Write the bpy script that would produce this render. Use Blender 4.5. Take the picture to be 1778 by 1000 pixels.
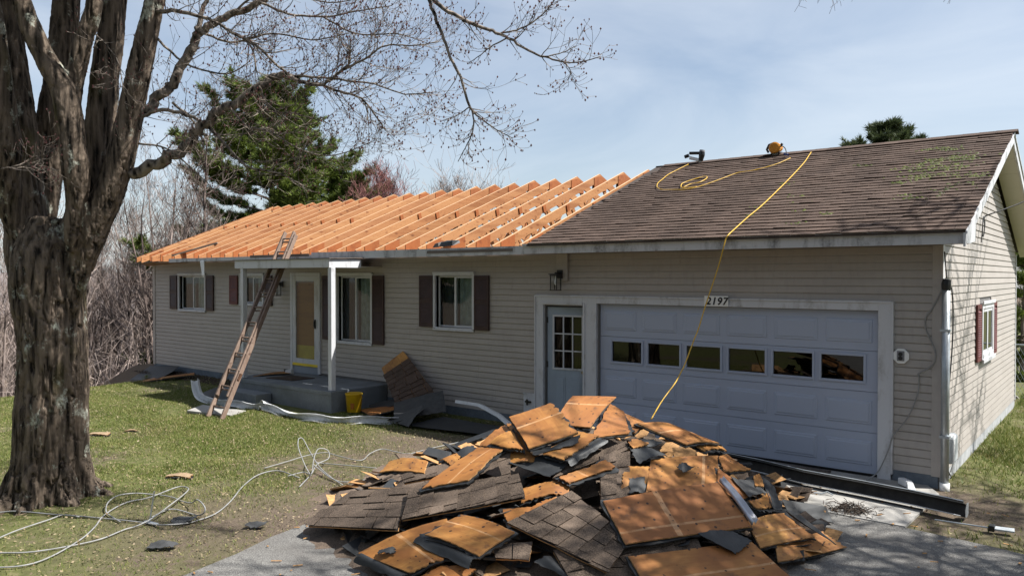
import bpy, math, random
import numpy as np
from mathutils import Vector, Matrix

for o in list(bpy.data.objects):
    bpy.data.objects.remove(o)
SC = bpy.context.scene
COL = SC.collection

# ------------------------------------------------------------------ camera
cam_data = bpy.data.cameras.new('camera')
cam = bpy.data.objects.new('camera', cam_data)
COL.objects.link(cam)
cam.location = (1.799, -10.509, 2.559)
cam.rotation_euler = (math.radians(90 - 0.835), 0, math.radians(38.838))
cam_data.sensor_width = 36.0
cam_data.lens = 36.0 * 1336.63 / 1778
cam_data.clip_end = 3000
SC.camera = cam

# ------------------------------------------------------------------ sun, sky, exposure
SUN = Vector((0.65, 0.39, 1.0)).normalized()
EL = math.asin(SUN.z)
AZ = math.atan2(SUN.x, SUN.y)
sun_data = bpy.data.lights.new('sun', 'SUN')
sun_data.energy = 5.0
sun_data.angle = math.radians(0.53)
sun_data.color = (1.0, 0.97, 0.915)
sun = bpy.data.objects.new('sun', sun_data)
COL.objects.link(sun)
sun.rotation_euler = SUN.to_track_quat('Z', 'Y').to_euler()
sun.location = (20, 10, 30)

world = bpy.data.worlds.new('World')
SC.world = world
world.use_nodes = True
wn, wl = world.node_tree.nodes, world.node_tree.links
wn.clear()
sky = wn.new('ShaderNodeTexSky')
sky.sky_type = 'NISHITA'
sky.sun_disc = False
sky.sun_elevation = EL
sky.sun_rotation = AZ
sky.air_density = 1.0
sky.dust_density = 1.2
sky.ozone_density = 1.6
tc = wn.new('ShaderNodeTexCoord')
mp = wn.new('ShaderNodeMapping')
mp.inputs['Scale'].default_value = (1.2, 1.2, 4.5)
nz = wn.new('ShaderNodeTexNoise')
nz.inputs['Scale'].default_value = 1.7
nz.inputs['Detail'].default_value = 7
nz.inputs['Roughness'].default_value = 0.55
nz.inputs['Distortion'].default_value = 0.6
rp = wn.new('ShaderNodeValToRGB')
rp.color_ramp.elements[0].position = 0.30
rp.color_ramp.elements[0].color = (0.16, 0.16, 0.16, 1)
rp.color_ramp.elements[1].position = 0.72
rp.color_ramp.elements[1].color = (0.56, 0.56, 0.56, 1)
mx = wn.new('ShaderNodeMix')
mx.data_type = 'RGBA'
mx.inputs['B'].default_value = (7.2, 7.7, 8.2, 1)
bg = wn.new('ShaderNodeBackground')
bg.inputs['Strength'].default_value = 0.071
wo = wn.new('ShaderNodeOutputWorld')
wl.new(tc.outputs['Generated'], mp.inputs['Vector'])
wl.new(mp.outputs['Vector'], nz.inputs['Vector'])
wl.new(nz.outputs['Fac'], rp.inputs['Fac'])
wl.new(rp.outputs['Color'], mx.inputs['Factor'])
wl.new(sky.outputs['Color'], mx.inputs['A'])
wl.new(mx.outputs['Result'], bg.inputs['Color'])
wl.new(bg.outputs['Background'], wo.inputs['Surface'])

SC.view_settings.view_transform = 'Standard'
SC.view_settings.look = 'None'
SC.view_settings.exposure = 0.92
SC.view_settings.gamma = 1.0
SC.view_settings.use_curve_mapping = False
SC.render.engine = 'CYCLES'
SC.cycles.max_bounces = 8
SC.cycles.transparent_max_bounces = 16

RNG = random.Random(7)
NPR = np.random.default_rng(7)

# ------------------------------------------------------------------ helpers
def vn(P, seed=0):
    """vectorised value noise, P (n,3) -> 0..1"""
    P = np.asarray(P, float)
    I = np.floor(P).astype(np.int64)
    f = P - I
    f = f * f * (3 - 2 * f)
    def hsh(i, j, k):
        n = (i * 374761393 + j * 668265263 + k * 2147483647 + seed * 974711) & 0xffffffff
        n = ((n ^ (n >> 13)) * 1274126177) & 0xffffffff
        n = n ^ (n >> 16)
        return (n & 0xffff) / 65535.0
    r = 0
    for a in (0, 1):
        for b in (0, 1):
            for c in (0, 1):
                w = (f[:, 0] if a else 1 - f[:, 0]) * (f[:, 1] if b else 1 - f[:, 1]) * (f[:, 2] if c else 1 - f[:, 2])
                r = r + w * hsh(I[:, 0] + a, I[:, 1] + b, I[:, 2] + c)
    return r

def fbm(P, oct=4, seed=0):
    P = np.asarray(P, float)
    r, a, s = 0, 0.5, 0
    for o in range(oct):
        r = r + a * vn(P, seed + o)
        s += a
        a *= 0.5
        P = P * 2.03 + 11.3
    return r / s

def tag(o, label=None, cat=None, group=None, kind=None):
    if label: o['label'] = label
    if cat: o['category'] = cat
    if group: o['group'] = group
    if kind: o['kind'] = kind
    return o

def parent(o, p):
    o.parent = p
    if p is not None:
        o.matrix_parent_inverse = WM(p).inverted()

def WM(o):
    m = o.matrix_basis.copy()
    if o.parent is not None:
        m = WM(o.parent) @ o.matrix_parent_inverse @ m
    return m

def empty(name, loc=(0, 0, 0), label=None, cat=None, group=None):
    o = bpy.data.objects.new(name, None)
    o.empty_display_size = 0.2
    o.location = loc
    COL.objects.link(o)
    return tag(o, label, cat, group)

class MB:
    def __init__(s):
        s.V, s.F, s.M = [], [], []
    def add(s, V, F, m=0):
        b = len(s.V)
        s.V.extend([tuple(v) for v in V])
        for f in F:
            s.F.append(tuple(i + b for i in f))
            s.M.append(m)
        return s
    def box(s, x0, x1, y0, y1, z0, z1, m=0):
        return s.add([(x0, y0, z0), (x1, y0, z0), (x1, y1, z0), (x0, y1, z0), (x0, y0, z1), (x1, y0, z1), (x1, y1, z1), (x0, y1, z1)],
                     [(0, 3, 2, 1), (4, 5, 6, 7), (0, 1, 5, 4), (1, 2, 6, 5), (2, 3, 7, 6), (3, 0, 4, 7)], m)
    def hexa(s, P, m=0):
        return s.add(P, [(0, 3, 2, 1), (4, 5, 6, 7), (0, 1, 5, 4), (1, 2, 6, 5), (2, 3, 7, 6), (3, 0, 4, 7)], m)
    def prism(s, poly, ax, a0, a1, m=0):
        """extrude 2-D polygon along axis ax from a0 to a1"""
        n = len(poly)
        def mk(p, a):
            if ax == 0: return (a, p[0], p[1])
            if ax == 1: return (p[0], a, p[1])
            return (p[0], p[1], a)
        V = [mk(p, a0) for p in poly] + [mk(p, a1) for p in poly]
        F = [tuple(range(n))[::-1], tuple(range(n, 2 * n))] + [(i, (i + 1) % n, n + (i + 1) % n, n + i) for i in range(n)]
        return s.add(V, F, m)
    def bar(s, a, b, w, t, up=(0, 0, 1), m=0):
        a, b = Vector(a), Vector(b)
        d = (b - a).normalized()
        u = Vector(up)
        x = d.cross(u)
        if x.length < 1e-4: x = d.cross(Vector((1, 0, 0)))
        x.normalize()
        u = x.cross(d)
        P = []
        for e in (a, b):
            for sx, su in ((-1, -1), (1, -1), (1, 1), (-1, 1)):
                P.append(e + x * (w / 2 * sx) + u * (t / 2 * su))
        return s.hexa(P, m)
    def tube(s, pts, rad, n=6, cap=True, m=0, jit=None):
        pts = [Vector(p) for p in pts]
        k = len(pts)
        if not hasattr(rad, '__len__'): rad = [rad] * k
        V, F = [], []
        ref = None
        for i in range(k):
            d = (pts[min(i + 1, k - 1)] - pts[max(i - 1, 0)])
            if d.length < 1e-9: d = Vector((0, 0, 1))
            d.normalize()
            if ref is None:
                ref = Vector((0, 0, 1)) if abs(d.z) < 0.9 else Vector((1, 0, 0))
            x = ref - d * ref.dot(d)
            if x.length < 1e-5: x = Vector((0, 1, 0)).cross(d)
            x.normalize()
            ref = x
            y = d.cross(x)
            for j in range(n):
                a = 2 * math.pi * j / n
                V.append(pts[i] + (x * math.cos(a) + y * math.sin(a)) * rad[i])
        for i in range(k - 1):
            for j in range(n):
                F.append((i * n + j, i * n + (j + 1) % n, (i + 1) * n + (j + 1) % n, (i + 1) * n + j))
        if cap and n > 2:
            F.append(tuple(range(n))[::-1])
            F.append(tuple((k - 1) * n + j for j in range(n)))
        return s.add(V, F, m)
    def lathe(s, prof, c=(0, 0, 0), n=20, m=0):
        V, F = [], []
        k = len(prof)
        for r, z in prof:
            for j in range(n):
                a = 2 * math.pi * j / n
                V.append((c[0] + r * math.cos(a), c[1] + r * math.sin(a), c[2] + z))
        for i in range(k - 1):
            for j in range(n):
                F.append((i * n + j, i * n + (j + 1) % n, (i + 1) * n + (j + 1) % n, (i + 1) * n + j))
        return s.add(V, F, m)
    def build(s, name, mats, par=None, smooth=False, bevel=0, solid=0):
        me = bpy.data.meshes.new(name)
        me.from_pydata(s.V, [], s.F)
        if not isinstance(mats, (list, tuple)): mats = [mats]
        for mt in mats: me.materials.append(mt)
        if len(mats) > 1:
            me.polygons.foreach_set('material_index', s.M)
        if smooth:
            me.polygons.foreach_set('use_smooth', [True] * len(me.polygons))
        me.update()
        o = bpy.data.objects.new(name, me)
        COL.objects.link(o)
        if par is not None: parent(o, par)
        if solid:
            md = o.modifiers.new('solid', 'SOLIDIFY'); md.thickness = solid; md.offset = 0
        if bevel:
            md = o.modifiers.new('bevel', 'BEVEL'); md.width = bevel; md.segments = 2; md.limit_method = 'ANGLE'
        return o

def np_mesh(name, V, F, mats, par=None, smooth=False):
    """V (n,3), F (m,k) numpy arrays"""
    V = np.asarray(V, np.float32); F = np.asarray(F, np.int32)
    me = bpy.data.meshes.new(name)
    k = F.shape[1]
    me.vertices.add(len(V)); me.vertices.foreach_set('co', V.ravel())
    me.loops.add(F.size); me.loops.foreach_set('vertex_index', F.ravel())
    me.polygons.add(len(F))
    me.polygons.foreach_set('loop_start', np.arange(0, F.size, k, dtype=np.int32))
    me.polygons.foreach_set('loop_total', np.full(len(F), k, np.int32))
    if smooth: me.polygons.foreach_set('use_smooth', np.ones(len(F), bool))
    if not isinstance(mats, (list, tuple)): mats = [mats]
    for m in mats: me.materials.append(m)
    me.update(calc_edges=True); me.validate()
    o = bpy.data.objects.new(name, me)
    COL.objects.link(o)
    if par is not None: parent(o, par)
    return o

def box_obj(name, b, mat, par=None, bevel=0):
    return MB().box(*b).build(name, mat, par, bevel=bevel)

# ------------------------------------------------------------------ materials
class NT:
    def __init__(s, name):
        s.m = bpy.data.materials.new(name); s.m.use_nodes = True
        s.n, s.l = s.m.node_tree.nodes, s.m.node_tree.links
        s.p = s.n['Principled BSDF']
        s.out = s.n['Material Output']
    def node(s, t, **kw):
        x = s.n.new(t)
        for k, v in kw.items():
            if k in x.inputs: s.set(x.inputs[k], v)
            else: setattr(x, k, v)
        return x
    def set(s, inp, v):
        if isinstance(v, bpy.types.NodeSocket): s.l.new(v, inp)
        elif hasattr(v, 'outputs'): s.l.new(v.outputs[0], inp)
        else: inp.default_value = v
    def coord(s, kind='Object', scale=(1, 1, 1), rot=(0, 0, 0), loc=(0, 0, 0), uv=None):
        if kind == 'Position': t = s.n.new('ShaderNodeNewGeometry').outputs['Position']
        elif kind == 'UVMap':
            u = s.n.new('ShaderNodeUVMap'); u.uv_map = uv; t = u.outputs[0]
        else: t = s.n.new('ShaderNodeTexCoord').outputs[kind]
        mp = s.n.new('ShaderNodeMapping')
        s.l.new(t, mp.inputs['Vector'])
        mp.inputs['Scale'].default_value = scale; mp.inputs['Rotation'].default_value = rot; mp.inputs['Location'].default_value = loc
        return mp.outputs[0]
    def noise(s, vec, scale, detail=4, rough=0.55, dist=0.0):
        x = s.n.new('ShaderNodeTexNoise')
        if vec is not None: s.l.new(vec, x.inputs['Vector'])
        x.inputs['Scale'].default_value = scale; x.inputs['Detail'].default_value = detail
        x.inputs['Roughness'].default_value = rough; x.inputs['Distortion'].default_value = dist
        return x.outputs['Fac']
    def voro(s, vec, scale, feature='F1', rand=1.0):
        x = s.n.new('ShaderNodeTexVoronoi'); x.feature = feature
        if vec is not None: s.l.new(vec, x.inputs['Vector'])
        x.inputs['Scale'].default_value = scale; x.inputs['Randomness'].default_value = rand
        return x.outputs['Distance']
    def ramp(s, fac, *els):
        x = s.n.new('ShaderNodeValToRGB'); s.l.new(fac, x.inputs['Fac'])
        r = x.color_ramp
        while len(r.elements) < len(els): r.elements.new(0.5)
        for e, (p, c) in zip(r.elements, els):
            e.position = p
            e.color = (c, c, c, 1) if not hasattr(c, '__len__') else (*c, 1)
        return x.outputs['Color']
    def mix(s, fac, a, b, bt='MIX'):
        x = s.n.new('ShaderNodeMix'); x.data_type = 'RGBA'; x.blend_type = bt
        for k, v in (('Factor', fac), ('A', a), ('B', b)):
            if isinstance(v, bpy.types.NodeSocket): s.l.new(v, x.inputs[k])
            elif k == 'Factor': x.inputs[k].default_value = v
            else: x.inputs[k].default_value = (*v, 1)
        return x.outputs['Result']
    def math(s, op, a, b=None, c=None):
        x = s.n.new('ShaderNodeMath'); x.operation = op
        for i, v in enumerate((a, b, c)):
            if v is None: continue
            if isinstance(v, bpy.types.NodeSocket): s.l.new(v, x.inputs[i])
            else: x.inputs[i].default_value = v
        return x.outputs[0]
    def rnd(s):
        """random per object and per mesh island"""
        a = s.n.new('ShaderNodeObjectInfo').outputs['Random']
        b = s.n.new('ShaderNodeNewGeometry').outputs['Random Per Island']
        return s.math('FRACT', s.math('ADD', a, b))
    def bump(s, h, strength=0.3, dist=0.01):
        x = s.n.new('ShaderNodeBump'); s.l.new(h, x.inputs['Height'])
        x.inputs['Strength'].default_value = strength; x.inputs['Distance'].default_value = dist
        s.l.new(x.outputs[0], s.p.inputs['Normal'])
        return s
    def fin(s, color=None, rough=0.7, metal=0, spec=0.4):
        if color is not None:
            if isinstance(color, bpy.types.NodeSocket): s.l.new(color, s.p.inputs['Base Color'])
            else: s.p.inputs['Base Color'].default_value = (*color, 1)
        s.set(s.p.inputs['Roughness'], rough)
        s.p.inputs['Metallic'].default_value = metal
        s.p.inputs['Specular IOR Level'].default_value = spec
        return s.m

def m_plain(name, c, rough=0.6, var=0.15, scale=6, metal=0, spec=0.4, bump=0.1):
    t = NT(name)
    v = t.coord('Position')
    n = t.noise(v, scale, 6)
    n2 = t.noise(v, scale * 9, 3)
    f = t.math('ADD', t.math('MULTIPLY', n, 0.7), t.math('MULTIPLY', n2, 0.3))
    col = t.ramp(f, (0.3, [x * (1 - var) for x in c]), (0.7, [min(1, x * (1 + var)) for x in c]))
    t.bump(n2, bump, 0.004)
    return t.fin(col, rough, metal, spec)

def m_dirty_white(name, c=(0.56, 0.57, 0.60), dirt=(0.22, 0.20, 0.18), amount=0.62, rough=0.5):
    t = NT(name)
    v = t.coord('Position', (1, 1, 0.35))
    n = t.noise(v, 5, 8, 0.65)
    n2 = t.noise(t.coord('Position'), 38, 4)
    f = t.math('MULTIPLY', t.ramp(n, (amount - 0.08, 0), (amount + 0.16, 1)), t.ramp(n2, (0.3, 0.3), (0.62, 1)))
    col = t.mix(f, c, dirt)
    col = t.mix(t.ramp(n2, (0.35, 0.0), (0.75, 0.12)), col, (0.4, 0.38, 0.35))
    t.bump(n2, 0.08, 0.003)
    return t.fin(col, rough)

def m_siding():
    t = NT('vinyl_siding')
    v = t.coord('Position', (0.4, 0.4, 1.3))
    n = t.noise(v, 3.2, 6, 0.6)
    n2 = t.noise(t.coord('Position', (1, 1, 0.25)), 16, 5, 0.6)
    base = t.ramp(n, (0.25, (0.365, 0.332, 0.305)), (0.75, (0.435, 0.40, 0.37)))
    col = t.mix(t.math('MULTIPLY', t.rnd(), 0.22), base, (0.29, 0.272, 0.255))
    col = t.mix(t.ramp(n2, (0.5, 0.0), (0.8, 0.3)), col, (0.22, 0.20, 0.185))
    g = t.noise(t.coord('Position', (1.0, 1.0, 1.6)), 2.2, 4)
    t.bump(g, 0.35, 0.02)
    return t.fin(col, 0.5, 0, 0.35)

def m_lumber(name, c0, c1, knot=True, gloss=0.65, ax=1):
    t = NT(name)
    sc = [16, 16, 16]; sc[ax] = 1.1
    v = t.coord('Position', tuple(sc))
    rn = t.rnd()
    off = t.node('ShaderNodeVectorMath', operation='ADD')
    t.l.new(v, off.inputs[0])
    cmb = t.node('ShaderNodeCombineXYZ')
    for i in range(3): t.l.new(t.math('MULTIPLY', rn, 37.0), cmb.inputs[i])
    t.l.new(cmb.outputs[0], off.inputs[1])
    n = t.noise(off.outputs[0], 1.6, 6, 0.6, 0.4)
    col = t.ramp(n, (0.28, c0), (0.72, c1))
    k = t.voro(t.coord('Position', (2.2, 2.2, 5)), 1.6)
    hue = t.ramp(rn, (0.0, [x * .78 for x in c0]), (0.35, c0), (0.7, c1), (1.0, (c1[0] * 1.05, c1[1] * 1.12, c1[2] * 1.25)))
    col = t.mix(0.68, col, hue)
    col = t.mix(t.ramp(k, (0.10, 0.9), (0.24, 0.0)), col, (c0[0] * .40, c0[1] * .32, c0[2] * .28))
    col = t.mix(t.math('MULTIPLY', rn, 0.75), col, (c0[0] * .85, c0[1] * .72, c0[2] * .62))
    sp = t.noise(t.coord('Position'), 26, 3)
    sp2 = t.noise(off.outputs[0], 0.35, 4, 0.6)
    col = t.mix(t.ramp(sp2, (0.50, 0.0), (0.66, 0.55)), col, (c0[0] * .62, c0[1] * .5, c0[2] * .42))
    col = t.mix(t.ramp(sp, (0.60, 0.0), (0.70, 0.55)), col, (c0[0] * .55, c0[1] * .45, c0[2] * .4))
    t.bump(n, 0.15, 0.004)
    return t.fin(col, gloss)

def m_plywood():
    t = NT('plywood_face')
    uvm = t.coord('UVMap', (1, 1, 1), uv='uvm')
    rn = t.n.new('ShaderNodeObjectInfo')
    off = t.node('ShaderNodeVectorMath', operation='ADD'); t.l.new(uvm, off.inputs[0])
    cmb = t.node('ShaderNodeCombineXYZ')
    for i in range(3): t.l.new(t.math('MULTIPLY', rn.outputs['Random'], 53.0), cmb.inputs[i])
    t.l.new(cmb.outputs[0], off.inputs[1])
    mp = t.node('ShaderNodeMapping'); t.l.new(off.outputs[0], mp.inputs['Vector']); mp.inputs['Scale'].default_value = (3.0, 26, 1)
    g = t.noise(mp.outputs[0], 1.4, 7, 0.62, 0.7)
    base = t.ramp(g, (0.25, (0.30, 0.13, 0.030)), (0.5, (0.50, 0.245, 0.060)), (0.78, (0.64, 0.35, 0.105)))
    big = t.noise(off.outputs[0], 2.6, 5, 0.6)
    base = t.mix(t.ramp(big, (0.36, 0.0), (0.62, 0.85)), base, (0.21, 0.082, 0.022))
    base = t.mix(t.math('MULTIPLY', t.math('FRACT', t.math('MULTIPLY', rn.outputs['Random'], 7.3)), 0.85), base, (0.25, 0.092, 0.026))
    st = t.noise(off.outputs[0], 7, 5, 0.65)
    base = t.mix(t.ramp(st, (0.55, 0.0), (0.70, 0.75)), base, (0.11, 0.05, 0.024))
    # rafter contact stripes (pale, unweathered), positions stored in the object colour
    uvn = t.n.new('ShaderNodeUVMap'); uvn.uv_map = 'uvn'
    sp = t.n.new('ShaderNodeSeparateXYZ'); t.l.new(uvn.outputs[0], sp.inputs[0])
    oc = t.n.new('ShaderNodeSeparateColor'); t.l.new(rn.outputs['Color'], oc.inputs[0])
    wob = t.math('MULTIPLY', t.math('SUBTRACT', st, 0.5), 0.03)
    for ch, ax in (('Red', 'X'), ('Green', 'Y')):
        d = t.math('ABSOLUTE', t.math('SUBTRACT', t.math('ADD', sp.outputs[ax], wob), oc.outputs[ch]))
        fac = t.math('MULTIPLY', t.math('LESS_THAN', d, 0.022), t.ramp(st, (0.3, 0.1), (0.6, 0.6)))
        base = t.mix(fac, base, (0.58, 0.36, 0.19))
    # nail holes
    nh = t.voro(off.outputs[0], 12.0)
    dots = t.math('LESS_THAN', nh, 0.16)
    pick = t.math('GREATER_THAN', t.noise(off.outputs[0], 11, 2), 0.47)
    base = t.mix(t.math('MULTIPLY', dots, pick), base, (0.045, 0.02, 0.012))
    t.bump(g, 0.25, 0.004)
    return t.fin(base, 0.62, 0, 0.35)

def m_shingle(name, dark, light, bumpy=0.6):
    t = NT(name)
    v = t.coord('Position')
    rn = t.rnd()
    n = t.noise(v, 90, 3, 0.7)
    n2 = t.noise(v, 2.4, 6, 0.6)
    col = t.ramp(rn, (0.0, dark), (0.5, [(a + b) / 2 for a, b in zip(dark, light)]), (1.0, light))
    n4 = t.noise(t.coord('Position', (1.1, .28, .28)), 1.5, 5, 0.6)
    col = t.mix(t.ramp(n4, (0.45, 0.0), (0.62, 0.7)), col, [x * .42 for x in dark])
    col = t.mix(t.ramp(n2, (0.42, 0.0), (0.66, 0.62)), col, [x * .42 for x in dark])
    col = t.mix(t.ramp(n, (0.40, 0.0), (0.66, 0.45)), col, [min(1, x * 1.9) for x in light])
    col = t.mix(t.ramp(n, (0.30, 0.5), (0.45, 0.0)), col, [x * .4 for x in dark])
    t.bump(n, bumpy, 0.006)
    return t.fin(col, 0.9, 0, 0.25)

def m_bark(name='bark', c=(0.070, 0.054, 0.041), lichen=True, stretch=0.11, scale=23):
    t = NT(name)
    v = t.coord('Position', (1, 1, stretch))
    n = t.noise(v, scale, 8, 0.65, 0.8)
    vo = t.voro(v, scale * 0.8)
    f = t.math('ADD', t.math('MULTIPLY', n, 0.65), t.math('MULTIPLY', vo, 0.5))
    col = t.ramp(f, (0.38, [x * .12 for x in c]), (0.50, c), (0.70, [x * 2.5 for x in c]))
    if lichen:
        p = t.coord('Position', (1, 1, 0.8))
        l1 = t.noise(p, 3.1, 8, 0.72, 0.3)
        zz = t.n.new('ShaderNodeSeparateXYZ'); t.l.new(p, zz.inputs[0])
        fine = t.noise(p, 34, 4)
        fl = t.math('MULTIPLY', t.ramp(l1, (0.575, 0.0), (0.63, 0.95)), t.ramp(fine, (0.36, 0.1), (0.55, 1)))
        col = t.mix(fl, col, (0.42, 0.43, 0.36))
        l2 = t.noise(t.coord('Position', (1, 1, 0.4), loc=(4, 2, 9)), 2.0, 6, 0.6)
        col = t.mix(t.ramp(l2, (0.58, 0.0), (0.72, 0.65)), col, (0.085, 0.075, 0.018))
    t.bump(f, 0.9, 0.03)
    return t.fin(col, 0.9, 0, 0.2)

def m_leaf(name, a, b, trans=0.25, mid=None):
    t = NT(name)
    rn = t.rnd()
    n = t.noise(t.coord('Position'), 0.55 if mid is None else 1.3, 3 if mid is None else 6)
    f = t.math('ADD', t.math('MULTIPLY', rn, 0.55), t.math('MULTIPLY', n, 0.5))
    col = t.ramp(f, (0.2, a), (0.8, b)) if mid is None else t.ramp(f, (0.22, a), (0.5, mid), (0.80, b))
    t.p.inputs['Base Color'].default_value = (1, 1, 1, 1)
    m = t.fin(col, 0.6, 0, 0.3)
    if trans:
        tr = t.node('ShaderNodeBsdfTranslucent'); t.l.new(col, tr.inputs['Color'])
        ms = t.node('ShaderNodeMixShader'); ms.inputs[0].default_value = trans
        t.l.new(t.p.outputs[0], ms.inputs[1]); t.l.new(tr.outputs[0], ms.inputs[2])
        t.l.new(ms.outputs[0], t.out.inputs['Surface'])
    return m

def m_glass(name, tint=(0.75, 0.8, 0.8), refl=1.0):
    t = NT(name)
    g = t.node('ShaderNodeBsdfGlossy'); g.inputs['Roughness'].default_value = 0.015; g.inputs['Color'].default_value = (1, 1, 1, 1)
    tr = t.node('ShaderNodeBsdfTransparent'); tr.inputs['Color'].default_value = (*tint, 1)
    fr = t.node('ShaderNodeFresnel'); fr.inputs['IOR'].default_value = 1.55
    geo = t.node('ShaderNodeNewGeometry')
    f = t.math('MULTIPLY', t.math('MULTIPLY', fr.outputs[0], refl), t.math('SUBTRACT', 1.0, geo.outputs['Backfacing']))
    ms = t.node('ShaderNodeMixShader'); t.l.new(f, ms.inputs[0])
    t.l.new(tr.outputs[0], ms.inputs[1]); t.l.new(g.outputs[0], ms.inputs[2])
    t.l.new(ms.outputs[0], t.out.inputs['Surface'])
    return t.m

def m_ground():
    t = NT('lawn_soil')
    v = t.coord('Position')
    sep = t.n.new('ShaderNodeSeparateXYZ'); t.l.new(v, sep.inputs[0])
    n = t.noise(v, 0.55, 6, 0.6)
    n2 = t.noise(v, 9, 6, 0.65)
    n3 = t.noise(v, 60, 4, 0.7)
    grass = t.ramp(n2, (0.3, (0.06, 0.062, 0.025)), (0.55, (0.11, 0.12, 0.04)), (0.75, (0.24, 0.20, 0.11)))
    soil = t.ramp(n3, (0.3, (0.055, 0.040, 0.030)), (0.7, (0.17, 0.135, 0.10)))
    f = t.ramp(t.math('ADD', t.math('MULTIPLY', n, 0.6), t.math('MULTIPLY', n2, 0.4)), (0.50, 0.0), (0.62, 1.0))
    # bare earth spreads near the drive and the garage corner
    dx = t.math('SUBTRACT', sep.outputs['X'], 0.5); dy = t.math('SUBTRACT', sep.outputs['Y'], -0.8)
    r = t.math('SQRT', t.math('ADD', t.math('MULTIPLY', dx, dx), t.math('MULTIPLY', dy, dy)))
    near = t.ramp(t.math('MULTIPLY', r, 0.5), (0.3, 0.8), (1.0, 0.0))
    dx2 = t.math('SUBTRACT', sep.outputs['X'], -6.2); dy2 = t.math('SUBTRACT', sep.outputs['Y'], -2.4)
    r2 = t.math('SQRT', t.math('ADD', t.math('MULTIPLY', dx2, dx2), t.math('MULTIPLY', dy2, dy2)))
    near2 = t.ramp(t.math('MULTIPLY', r2, 0.4), (0.35, 0.75), (1.0, 0.0))
    dx3 = t.math('SUBTRACT', sep.outputs['X'], -5.5); dy3 = t.math('SUBTRACT', sep.outputs['Y'], -6.0)
    r3 = t.math('SQRT', t.math('ADD', t.math('MULTIPLY', dx3, dx3), t.math('MULTIPLY', dy3, dy3)))
    near3 = t.ramp(t.math('MULTIPLY', r3, 0.4), (0.25, 0.8), (0.9, 0.0))
    f = t.math('MINIMUM', t.math('ADD', f, t.math('ADD', near, t.math('MAXIMUM', near2, near3))), 1.0)
    col = t.mix(f, grass, soil)
    far = t.math('LESS_THAN', sep.outputs['X'], -17.6)
    litter = t.ramp(n3, (0.3, (0.07, 0.05, 0.035)), (0.7, (0.20, 0.15, 0.11)))
    col = t.mix(far, col, litter)
    t.bump(n3, 0.6, 0.02)
    return t.fin(col, 0.95, 0, 0.15)

def m_asphalt():
    t = NT('old_asphalt')
    v = t.coord('Position')
    n = t.noise(v, 130, 3, 0.8)
    n2 = t.noise(v, 1.4, 6, 0.6)
    vo = t.voro(v, 150)
    base = t.ramp(n, (0.36, (0.06, 0.058, 0.056)), (0.5, (0.165, 0.159, 0.150)), (0.66, (0.34, 0.33, 0.31)))
    col = t.mix(t.ramp(n2, (0.45, 0.0), (0.7, 0.5)), base, (0.11, 0.10, 0.092))
    t.bump(vo, 0.7, 0.008)
    return t.fin(col, 0.92, 0, 0.2)

def m_concrete(name='concrete', c=(0.40, 0.385, 0.36)):
    t = NT(name)
    v = t.coord('Position')
    n = t.noise(v, 2.2, 8, 0.65); n2 = t.noise(v, 70, 4, 0.7)
    col = t.ramp(n, (0.3, [x * .6 for x in c]), (0.6, c))
    col = t.mix(t.ramp(n2, (0.42, 0.35), (0.6, 0.0)), col, [x * .5 for x in c])
    t.bump(n2, 0.3, 0.005)
    return t.fin(col, 0.9, 0, 0.2)

M = {}
M['siding'] = m_siding()
M['white'] = m_dirty_white('white_trim_paint', amount=0.60)
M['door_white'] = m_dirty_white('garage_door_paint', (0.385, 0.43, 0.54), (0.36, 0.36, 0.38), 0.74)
M['fascia'] = m_dirty_white('weathered_fascia', (0.50, 0.51, 0.53), (0.045, 0.04, 0.038), 0.55, 0.6)
M['cream'] = m_dirty_white('cream_soffit', (0.58, 0.545, 0.47), (0.4, 0.36, 0.3), 0.7)
M['soffit_brown'] = m_plain('aged_soffit', (0.30, 0.19, 0.11), 0.8, 0.2, 3)
M['shutter'] = m_plain('dark_brown_shutter', (0.042, 0.019, 0.017), 0.55, 0.3)
M['shutter_red'] = m_plain('faded_red_shutter', (0.115, 0.030, 0.028), 0.55, 0.25)
M['foundation'] = m_plain('blue_grey_foundation_paint', (0.13, 0.155, 0.185), 0.8, 0.35, 4, bump=0.4)
M['porch'] = m_plain('grey_painted_concrete', (0.155, 0.17, 0.185), 0.75, 0.25, 3, bump=0.3)
M['side_foundation'] = m_plain('bare_block_foundation', (0.36, 0.37, 0.38), 0.85, 0.3, 5, bump=0.5)
M['lumber_edge'] = m_plain('pale_lumber_edge', (0.64, 0.43, 0.25), 0.6, 0.12, 9)
M['lumber'] = m_lumber('fresh_lumber', (0.31, 0.122, 0.042), (0.62, 0.36, 0.165))
M['block'] = m_lumber('gusset_plywood', (0.30, 0.095, 0.026), (0.40, 0.145, 0.045), ax=0)
M['old_wood'] = m_lumber('weathered_ladder_wood', (0.15, 0.10, 0.075), (0.40, 0.31, 0.25), ax=2)
M['grey_board'] = m_lumber('weathered_grey_board', (0.10, 0.085, 0.075), (0.26, 0.23, 0.21), ax=0)
M['ply'] = m_plywood()
M['pale_scrap'] = m_plain('pale_weathered_scrap', (0.30, 0.21, 0.13), 0.85, 0.35, 14)
M['ply_edge'] = m_plain('plywood_edge', (0.40, 0.22, 0.09), 0.8, 0.5, 30)
M['tar'] = m_plain('black_roofing_paper', (0.022, 0.024, 0.026), 0.55, 0.45, 7, spec=0.5, bump=0.5)
M['tar_grey'] = m_plain('grey_shingle_back', (0.050, 0.051, 0.052), 0.7, 0.4, 12, bump=0.5)
M['roof_shingle'] = m_shingle('roof_shingles', (0.064, 0.042, 0.032), (0.096, 0.066, 0.052))
M['pile_shingle'] = m_shingle('torn_shingles', (0.054, 0.040, 0.030), (0.145, 0.108, 0.082))
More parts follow.
